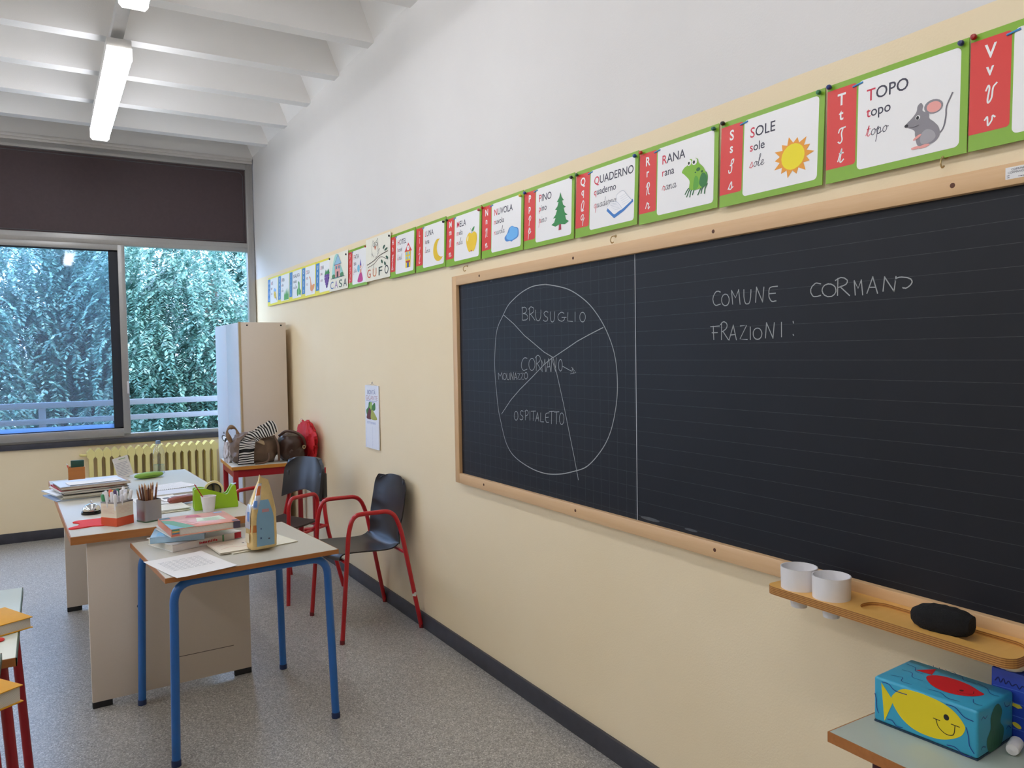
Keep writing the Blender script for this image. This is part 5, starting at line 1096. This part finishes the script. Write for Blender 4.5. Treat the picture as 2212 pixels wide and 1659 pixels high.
for i in range(16):
    gx, gy = (i % 4-1.5)*.021, (i//4-1.5)*.021
    bx, by = gx*.9, gy*.9; lx, ly = gx*1.55+rr.uniform(-.009, .009), gy*1.55+rr.uniform(-.009, .009)
    R_ = Matrix.Rotation(MA, 3, 'Z'); a = R_ @ Vector((bx, by, .003)); c = R_ @ Vector((lx, ly, rr.uniform(.140, .168)))
    o = Vector((-1.532, 4.008, Z))
    leaner('felt_marker', '%s capped marker in the cream box, %s' % (cn[i], pl[i]), 'marker', o+a, o+c, .0068, M_MARK, mat('marker_cap_'+mc[i], mc[i], .35), 'markers in the cream and orange box', 'cap', .034)
# pencil tin
PA = math.radians(24)
t = thing('pencil_tin', 'square shiny tin full of brown pencils', 'tin', (-1.398, 4.012, Z), PA)
b = MB(); O = rrect(-.042, -.042, .042, .042, .012, 5); I = rrect(-.040, -.040, .040, .040, .011, 5)
b.prism(O, 0, .002); n = len(O)
b.add([(p[0], p[1], 0) for p in O]+[(p[0], p[1], .102) for p in O], [(i, (i+1) % n, n+(i+1) % n, n+i) for i in range(n)], 0, True)
b.add([(p[0], p[1], 0) for p in I]+[(p[0], p[1], .102) for p in I], [((i+1) % n, i, n+i, n+(i+1) % n) for i in range(n)], 0, True)
b.add([(p[0], p[1], .102) for p in O]+[(p[0], p[1], .102) for p in I], [(i, (i+1) % n, n+(i+1) % n, n+i) for i in range(n)])
obj('tin_body', b, M_STEEL, t)
obj('tin_foot', MB().prism(rrect(-.043, -.043, .043, .043, .012, 5), 0, .006), mat('green_tin_rim', '4E6A50', .4), t)
M_PENC = [mat('pencil_%s' % h, h, .45) for h in ('8A5A3C', 'A87850', '6E4434', 'B08A68', '7A5040', '5A3A30')]
where = ['at the left rim', 'beside the left corner', 'left of the middle', 'near the front corner', 'at the front rim', 'in the middle front', 'in the very middle', 'behind the middle', 'at the back rim', 'near the back corner', 'right of the middle', 'beside the right corner', 'at the right rim', 'at the back right']
shade = ['reddish brown', 'light brown', 'dark brown', 'sandy', 'chestnut', 'umber']
for i in range(14):
    a = 2*PI*i/14*1.62; q = .030*math.sqrt((i+.5)/14); bx, by = q*math.cos(a), q*math.sin(a)
    o = Vector((-1.398, 4.012, Z+.003))
    leaner('pencil', '%s wooden pencil in the tin, %s' % (shade[i % 6], where[i]), 'pencil', o+Vector((bx*.75, by*.75, 0)), o+Vector((bx*1.7, by*1.7, rr.uniform(.145, .178))), .0042, M_PENC[i % 6], mat('sharpened_wood', 'C09A78', .6), 'pencils in the tin', 'point', .018)
# tape dispenser
t = thing('tape_dispenser', 'bright lime green tape dispenser on the desk', 'tape dispenser', (-1.182, 4.125, Z), math.radians(-3))
def rp(P, r): return [(p.x, p.y) for p in fillet([(a, c, 0) for a, c in P+[P[0]]], r, 4)][:-1]
PF = [(.09, 0), (0, 0), (.002, .109), (.045, .109), (.158, .066), (.186, .113), (.200, .113), (.212, 0)]
PO = rp(PF, .012)
M_LIME = mat('lime_plastic', '9CC814', .3, 0, .03, coat=.3)
b = MB()
for (y0, y1) in ((0, .022), (.052, .074)): b.prism(PO, y0, y1, fn=lambda a, c, h: (a, h, c), smooth=False)
b.prism([(.004, 0), (.208, 0), (.204, .045), (.19, .108), (.184, .108), (.165, .058), (.03, .030), (.004, .095)], .02, .054, fn=lambda a, c, h: (a, h, c))
obj('body', b, M_LIME, t)
obj('base_pad', MB().box((.003, .002, -.0004), (.209, .072, .004)), mat('dark_green_base', '4E6A14', .5), t)
rg = lambda ro, ri, w: MB().lathe([(ri, -w), (ro, -w), (ro, w), (ri, w), (ri, -w)], seg=36).xf(Matrix.Translation((.098, .037, .090)) @ Matrix.Rotation(PI/2, 4, 'X'))
obj('tape_roll', rg(.047, .037, .0095), mat('honey_tape', 'EAD9A4', .3), t)
hub = rg(.0368, .031, .011); hub.box((.094, .028, .060), (.102, .046, .121)); obj('hub', hub, M_BLACK, t)
obj('cutter', MB().prism([(.186, .113), (.202, .113), (.207, .117)], .024, .05, fn=lambda a, c, h: (a, h, c)), M_STEEL, t)
# plastic cup and stirrer
t = thing('plastic_cup', 'thin white plastic cup before the lime tape dispenser', 'cup', (-1.122, 4.075, Z))
obj('cup_wall', MB().lathe([(0, .003), (.025, .003), (.0355, .074), (.0375, .075), (.0375, .0765), (.036, .077), (.0262, .0), (0, .0)], seg=28), mat('thin_white_plastic', 'E9E4E6', .35), t)
leaner('stirrer', 'thin red stirrer standing in the white plastic cup', 'stirrer', (-1.112, 4.075, Z+.005), (-1.183, 4.085, Z+.140), .0024, M_RED, M_RED, None, 'cap', .01)
# loose papers, notebook, pencil case
paper('printed_sheet', 'long white printed sheet lying across the middle of the desk', 'paper', (-1.285, 4.86, Z), math.radians(20), .27, .20, M_PAPER, 7, curl=.002)
paper('printed_sheet', 'plain white sheet on the desk between the pencils and the tape dispenser', 'paper', (-1.40, 4.40, Z), math.radians(4), .21, .26, M_PAPER, 0, curl=.004)
t = paper('printed_sheet', 'printed sheet with dark picture blocks on the desk, left of the tape dispenser', 'paper', (-1.27, 4.45, Z+.0045), math.radians(14), .17, .15, M_PAPER, 0, curl=.002)
obj('picture_block', MB().box((.02, .08, .0013), (.06, .13, .0016)).box((.07, .08, .0013), (.15, .13, .0016)), mat('grey_picture', '6A6A70', .6), t)
t = thing('spiral_notebook', 'white spiral notebook on the desk behind the loose papers', 'notebook', (-1.33, 4.66, Z), math.radians(6))
obj('cover', MB().box((0, 0, 0), (.24, .15, .0012)).box((0, 0, .009), (.24, .15, .0102)), mat('pale_grey_card', 'D8D6DC', .5), t); obj('pages', MB().box((.002, .002, .0013), (.238, .148, .0089)), M_PAGES, t)
b = MB()
for k in range(22): b.tube([(.012+.0103*k+.0*math.cos(a), .152+.007*math.cos(a), .0078+.0072*math.sin(a)) for a in [2*PI*j/8 for j in range(8)]], .0008, 0, 5, closed=True)
obj('spiral_wire', b, M_STEEL, t)
t = thing('pencil_case', 'small reddish brown leather case on the papers left of the tape dispenser', 'case', (-1.205, 4.37, Z+.0065), math.radians(16))
obj('case_body', lump((0, 0, .018), (.068, .026, .019), 4, .1, 3.2), mat('reddish_leather', '8E4A3E', .45, 0, .15, 30), t)
for i, (dx, dy, r, cc, lb) in enumerate(((0, 0, 10, 'E9E4D4', 'cream folded sheet at the bottom of the small stack behind the pencil tin'), (.01, .012, 15, 'F0EEEA', 'white folded sheet in the middle of the small stack behind the pencil tin'), (.0, .02, 6, 'E8E6DC', 'printed folded sheet on top of the small stack behind the pencil tin'))):
    paper('folded_sheet', lb, 'paper', (-1.345+dx, 4.14+dy, Z+.0042*i+.0002), math.radians(r), .155, .17, mat('sheet_'+cc, cc, .7), 5 if i == 2 else 0, th=.0026, group='folded sheets behind the pencil tin')
# green spectacle case, bottle, propped sheet, wooden box
t = thing('spectacle_case', 'green oval spectacle case on the far half of the desk', 'case', (-1.248, 5.447, Z), math.radians(20))
obj('case_shell', lump((0, 0, .019), (.092, .036, .0195), 9, .0, 2.3, flat=-.95), mat('leaf_green_fabric', '7FA83E', .6, 0, .06, 200), t)
obj('seam', MB().tube([(.0925*math.cos(a), .0365*math.sin(a), .016) for a in [2*PI*k/40 for k in range(40)]], .0012, 0, 5, closed=True), mat('dark_green_seam', '3E5A22', .7), t)
t = thing('water_bottle', 'clear plastic water bottle with a blue grey cap on the desk', 'bottle', (-1.170, 5.60, Z))
BP = [(.030, 0), (.036, .006), (.036, .05), (.0345, .055), (.036, .06), (.036, .10), (.0345, .105), (.036, .11), (.036, .135), (.030, .165), (.018, .19), (.0135, .195), (.0135, .205)]
obj('bottle_wall', MB().lathe(BP, seg=28), M_CLEAR, t)
obj('water', MB().lathe([(.029, .002), (.0345, .008), (.0345, .052), (.0345, .062), (0, .062)], seg=28), clear_mat('still_water', (.86, .92, .96, 1), .08, .02), t)
obj('cap', MB().lathe([(.0155, .200), (.0155, .218), (.0145, .221), (0, .221)], seg=20), mat('blue_grey_cap', '6E86A4', .4), t)
t = thing('propped_sheet', 'printed table sheet propped up at the far end of the desk before the radiator', 'paper', (-1.367, 5.60, Z), (math.radians(-14), math.radians(-14), 0))
obj('sheet', MB().box((-.047, -.0008, 0), (.047, .0008, .135)), mat('greyish_paper', 'D5D0CC', .7), t)
b = MB()
for r in range(9): b.box((-.038, -.0014, .015+.010*r), (-.038+.072*(1 if r % 3 else .8), -.0009, .018+.010*r))
b.box((-.01, -.0014, .118), (.03, -.0009, .123), 1); obj('print', b, [M_GREYINK, mat('green_heading', '7FA06A', .6)], t)
obj('back_strut', MB().box((-.02, 0, .0), (.02, .045, .002)), MATS['greyish_paper'], t)
t = thing('wooden_box', 'small open orange brown wooden box at the far left end of the desk', 'box', (-1.646, 5.62, Z))
b = MB().box((-.046, -.035, 0), (.046, .035, .004))
for (x0, y0, x1, y1) in ((-.046, -.035, .046, -.030), (-.046, .030, .046, .035), (-.046, -.03, -.041, .03), (.041, -.03, .046, .03)): b.box((x0, y0, 0), (x1, y1, .088))
obj('box_wall', b, wood('orange_brown_wood', 'A8642C', 'C07C3C', 0, .5), t)
t = thing('green_notebook', 'dark green little book standing in the wooden box', 'book', (-1.640, 5.625, Z+.006), (0, 0, 0)); obj('cover', MB().box((-.036, -.008, 0), (.038, .010, .122), bevel=.004), mat('dark_green_cover', '1E4A3E', .5), t)
leaner('pencil', 'red and white pencil leaning out of the wooden box', 'pencil', (-1.665, 5.606, Z+.006), (-1.70, 5.606, Z+.118), .004, mat('red_white_pencil', 'D8604A', .4), M_PAPER, None, 'point', .015)

# ------------------------------------------------------------------ on the red table
Z = RZ+.0005
t = thing('shoulder_bag', 'big soft brown fabric bag lying on the red table under the striped scarf', 'bag', (-.470, 5.975, Z))
M_NYL = mat('taupe_nylon', '6E5848', .5, 0, .16, 14)
obj('bag_body', lump((0, 0, .105), (.160, .118, .118), 1, .17, 3.1, freq=2.4, fold=.02), M_NYL, t)
obj('flap', MB().sheet(lambda u, v: (-.10+.24*v, -.10+.10*u-.02*v, .150+.095*v+.03*math.sin(u*PI)-.04*(1-u)*(1-v)), 9, 13, .012), mat('pale_taupe_nylon', '927A66', .5, 0, .12, 14), t)
obj('handle', MB().tube(smooth([(-.165, .0, .16), (-.19, .01, .235), (-.165, .02, .27), (-.125, .02, .255), (-.105, .02, .19)], 6), [.012+.006*math.sin(k*.6) for k in range(25)], 0, 10), mat('tan_handle', '84694F', .55, 0, .12, 20), t)
obj('tag', MB().box((-.02, -.006, -.018), (.035, .006, .012), bevel=.003).xf(Matrix.Translation((.02, -.118, .165)) @ Matrix.Rotation(.5, 4, 'Y') @ Matrix.Rotation(-.5, 4, 'X')), mat('beige_tag', 'B89F7E', .6), t)
obj('hanging_strap', MB().tube(smooth([(.12, -.10, .20), (.142, -.128, .14), (.148, -.13, .06), (.15, -.12, .012)], 6), .009, 0, 8), mat('brown_strap', '644A3C', .5), t)
obj('lower_strap', MB().tube(smooth([(-.03, -.150, .008), (.03, -.155, .010), (.07, -.142, .03), (.075, -.12, .075)], 6), .007, 0, 8), MATS['brown_strap'], t)
# striped scarf
t = thing('scarf', 'black and white striped scarf draped over the brown bag', 'scarf', (-.5, 5.875, Z))
SP = smooth([(.195, .050, .292, .02, .15, .03), (.12, .010, .298, .02, .15, .05), (.04, -.02, .265, .03, .14, .06), (-.025, -.035, .215, .06, .11, .06), (-.050, -.050, .165, .10, .06, .03), (-.062, -.062, .120, .115, .03, .0), (-.067, -.066, .06, .115, .03, .0), (-.072, -.068, .006, .115, .03, .0)] and [(.165, .005, .268), (.10, -.020, .262), (.04, -.035, .235), (-.015, -.045, .200), (-.050, -.050, .165), (-.062, -.062, .120), (-.067, -.066, .06), (-.072, -.068, .006)], 6)
SW = smooth([(.03, -.02, -.075), (.04, -.02, -.085), (.06, -.01, -.08), (.085, .0, -.055), (.105, .02, -.01), (.112, .015, .0), (.112, .015, .0), (.112, .015, .0)], 6)
def sc(u, v):
    f = u*(len(SP)-1); i = min(int(f), len(SP)-2); k = f-i; p = SP[i].lerp(SP[i+1], k); w = SW[i].lerp(SW[i+1], k)
    n = noise.noise(Vector((u*9, v*2.5, .3)))*.022*(1 if u < .6 else .5)+.006*math.sin(v*9+u*14)
    q = p+w*(v-.5); return (q.x, q.y-.012+n*.8, q.z+n*(1-u)+.006+(.012*math.sin(u*17+2*v)-.035*(2*v-1)**2*.6)*max(0, 1-1.6*u))
nu, nv = 93, 10
b = MB().sheet(sc, nu, nv, .006)
for i in range(nu-1):
    for j in range(nv-1):
        kk = 1 if (i//2) % 2 == 0 else 0
        if 66 < i < 72: kk = 0
        b.m[i*(nv-1)+j] = kk; b.m[(nu-1)*(nv-1)+i*(nv-1)+j] = kk
obj('knitted_cloth', b, [mat('black_knit', '15151A', .85, 0, .1, 200), mat('white_knit', 'DCDADA', .85, 0, .04, 200)], t, angle=80)
t = thing('plastic_bag', 'crumpled white plastic bag at the left end of the red table', 'bag', (-.635, 6.10, Z)); obj('crumpled_film', lump((0, 0, .07), (.032, .055, .085), 6, .3, 2.2, freq=2.8), mat('milky_film', 'CFC9CC', .25, 0, .1, 20), t)
t = thing('handbag', 'dark brown leather handbag with a thick strap beside the wall', 'bag', (-.215, 5.93, Z))
M_LEA = mat('dark_brown_leather', '3C2820', .35, 0, .2, 20)
obj('bag_body', lump((0, 0, .098), (.088, .12, .108), 2, .12, 2.8, freq=2.), M_LEA, t)
obj('strap', MB().tube(smooth([(-.085, -.02, .19), (-.045, -.06, .225), (.02, -.09, .215), (.068, -.105, .175), (.085, -.105, .12), (.072, -.11, .085)], 7), .0105, 0, 10), mat('brown_leather_strap', '4E362C', .35), t)
obj('buckle', MB().tube([(.072+.010*math.cos(a), -.122, .105+.012*math.sin(a)) for a in [2*PI*k/12 for k in range(12)]], .0035, 0, 6, closed=True), mat('old_brass_buckle', 'C8B48A', .3, .8), t)
obj('front_pocket', lump((.02, -.10, .06), (.06, .022, .045), 5, .12, 3., flat=-1), M_LEA, t)
t = thing('red_jacket', 'bright red soft jacket heaped against the wall on the red table', 'jacket', (-.095, 6.03, Z))
obj('folded_cloth', lump((.028, -.03, .125), (.050, .215, .160), 8, .24, 2.1, freq=2.6, fold=.018, flat=-.78), mat('red_cloth', 'C2141F', .65, 0, .12, 16), t)
obj('zip_ring', MB().tube([(.0+.012*math.cos(a), .0, .288+.012*math.sin(a)) for a in [2*PI*k/12 for k in range(12)]], .0028, 0, 6, closed=True), M_PAPER, t)

# ------------------------------------------------------------------ painted boxes on the corner table
Z = .7285
FA = math.radians(-86)     # local x runs along the long front face, left to right as seen
t = thing('fish_box', 'turquoise painted box with a yellow fish on the front and a red fish on top', 'box', (-.270, 1.031, Z), FA)
BW, BD, BHH = .214, .155, .100
obj('box_body', MB().box((0, 0, .003), (BW, BD, BHH), bevel=.006, seg=3), mat('turquoise_paint', '38A4C8', .35, 0, .07, 14), t)
obj('box_base', MB().box((.001, .001, 0), (BW-.001, BD-.001, .004)), mat('dark_blue_base', '1E3A50', .5), t)
class Face:
    """paint on one face of the box: M maps (u, v, lift) to the box"""
    def __init__(s, M): s.M = M; s.p = Pic(0, 0, 1, 1); s.p.z = .0004
    def put(s, name, parent): obj(name, s.p.b.xf(s.M), s.p.mats, parent)
FR = Matrix(((1, 0, 0, 0), (0, 0, -1, 0), (0, 1, 0, 0), (0, 0, 0, 1)))          # front
TP = Matrix.Translation((0, 0, BHH))                                            # top
SD = Matrix.Translation((BW, 0, 0)) @ Matrix(((0, 0, 1, 0), (1, 0, 0, 0), (0, 1, 0, 0), (0, 0, 0, 1)))   # right end
WV = '1E3C8C'
f = Face(FR); q = f.p; U = lambda s_: [(float(a.split(',')[0])*BW, float(a.split(',')[1])*BHH) for a in s_.split()]
q.poly('E8D21A', closed_smooth(U('.185,.62 .22,.78 .30,.93 .40,.965 .52,.97 .68,.93 .80,.82 .88,.64 .885,.52 .84,.36 .72,.20 .60,.135 .45,.14 .34,.22 .25,.38'), 4)); q.poly('E8D21A', U('.205,.60 .08,.91 .115,.09 .19,.50'))
q.ell('1A1A1E', .720*BW, .66*BHH, .0055, .0062); q.line('2A2018', U('.625,.535 .65,.40 .72,.315 .785,.36 .80,.55'), .0016); q.line('2A2018', U('.60,.55 .66,.545'), .0016); q.line('2A2018', U('.765,.56 .84,.56'), .0016)
for s_ in ('.09,.93 .16,.93 .22,.84 .34,.84', '.015,.62 .03,.5 .03,.36 .05,.22', '.15,.16 .2,.16 .24,.08 .30,.10', '.72,.93 .80,.93 .88,.80 .96,.78', '.90,.60 .92,.44 .93,.26 .97,.14', '.73,.10 .80,.12 .88,.03 .95,.06'): q.line(WV, U(s_), .0017)
f.put('yellow_fish_painting', t)
f = Face(TP); q = f.p; U = lambda s_: [(float(a.split(',')[0])*BW, float(a.split(',')[1])*BD) for a in s_.split()]
q.poly('CE1828', closed_smooth(U('.33,.56 .40,.40 .52,.28 .66,.26 .80,.36 .87,.56 .80,.64 .66,.74 .50,.76 .38,.70'), 4)); q.poly('CE1828', U('.345,.66 .185,.64 .30,.90'))
q.ell('4A0E14', .70*BW, .46*BD, .004, .005); q.line('4A0E14', U('.68,.40 .74,.38 .80,.46 .78,.56'), .0012)
for s_ in ('.1,.2 .2,.25 .24,.12 .34,.12', '.05,.75 .15,.72 .2,.6 .28,.58', '.1,.5 .2,.5 .26,.36 .36,.36', '.45,.92 .55,.92 .6,.82 .7,.84', '.5,.15 .6,.18 .7,.08 .8,.1', '.72,.86 .82,.8 .9,.66 .97,.66', '.86,.3 .9,.2 .97,.2'): q.line(WV, U(s_), .0015)
q.line('1E2A6A', U('.2,.955 .24,.985 .26,.945 .3,.985 .32,.945 .36,.98 .4,.95 .44,.985 .48,.95'), .0014)
f.put('red_fish_painting', t)
f = Face(SD); q = f.p; U = lambda s_: [(float(a.split(',')[0])*BD, float(a.split(',')[1])*BHH) for a in s_.split()]
q.poly('2E6A4E', closed_smooth(U('.30,.05 .24,.3 .34,.5 .34,.72 .44,.9 .56,.92 .66,.74 .62,.52 .72,.34 .66,.08 .48,.02'), 4))
for k in range(4): q.line('1E4A38', [((.36+.08*k)*BD, .08*BHH), ((.38+.07*k)*BD, .25*BHH), ((.42+.05*k)*BD, .42*BHH)], .0012)
for s_ in ('.08,.80 .14,.84 .18,.78 .24,.82', '.72,.88 .76,.78 .86,.76 .9,.82', '.08,.2 .12,.24 .2,.2', '.78,.3 .84,.34 .92,.26'): q.line(WV, U(s_), .0015)
f.put('green_plant_painting', t)
t = thing('sea_box', 'deep blue painted box with small yellow fish, behind the turquoise box by the wall', 'box', (-.104, .871, Z), FA)
obj('box_body', MB().box((0, 0, 0), (.15, .082, .138), bevel=.002), mat('deep_blue_paint', '2546B4', .4, 0, .3, 24), t)
f = Face(FR); q = f.p
q.poly('D8C83A', [(.03, .083), (.036, .078), (.055, .075), (.06, .07), (.052, .066), (.036, .07), (.028, .066)]); q.ell('D8C83A', .05, .03, .009, .005, -.4); q.poly('C83A3A', [(.066, .045), (.08, .05), (.09, .042), (.078, .036)])
q.line('16246A', [(.008, .112), (.014, .120), (.018, .11), (.024, .12), (.028, .11), (.034, .118), (.04, .11), (.048, .116), (.054, .108), (.06, .116), (.068, .11)], .0022)
for k in range(4): q.line('4E74D0', [(.005, .02+.027*k), (.06, .022+.027*k), (.12, .016+.027*k), (.185, .02+.027*k)], .0016)
f.put('small_fish_painting', t)
f = Face(Matrix.Translation((0, 0, .138))); q = f.p; q.poly('C83A3A', [(.05, .05), (.065, .06), (.08, .05), (.065, .042)]); q.ell('6AB8C8', .1, .04, .012, .008); f.put('lid_painting', t)
def shell_thing(label, loc, rot, h, seed, cc):
    t = thing('seashell', label, 'seashell', loc, rot, 'shells on the blue box')
    obj('shell_body', lump((0, 0, h[2]*.9), h, seed, .14, 2., freq=1.6), mat('shell_'+cc, cc, .35, 0, .2, 60), t)
shell_thing('pale cream seashell on the front edge of the deep blue box', (-.094, .836, Z+.1385), math.radians(-70), (.026, .012, .011), 12, 'E6DCC8')
shell_thing('small brownish seashell at the left rear corner of the deep blue box', (-.064, .845, Z+.1385), .4, (.012, .011, .013), 14, 'B09888')
t = thing('glue_bottle', 'small white glue bottle lying between the two painted boxes', 'glue bottle', (-.150, .800, Z+.0125), math.radians(15))
obj('bottle_body', MB().lathe([(0, -.03), (.011, -.028), (.0125, -.02), (.0125, .012), (.008, .018), (.006, .026), (0, .027)], seg=20).xf(Matrix.Rotation(PI/2, 4, 'Y')), M_PLASTW, t)
t = thing('white_jar', 'white plastic jar at the right edge of the corner table', 'jar', (-.109, .770, Z)); obj('jar_body', MB().lathe([(.018, 0), (.020, .003), (.020, .050), (.018, .054), (0, .054)], seg=24), M_PLASTW, t); obj('lid', MB().lathe([(.0205, .038), (.0205, .041)], seg=24), M_INK, t)
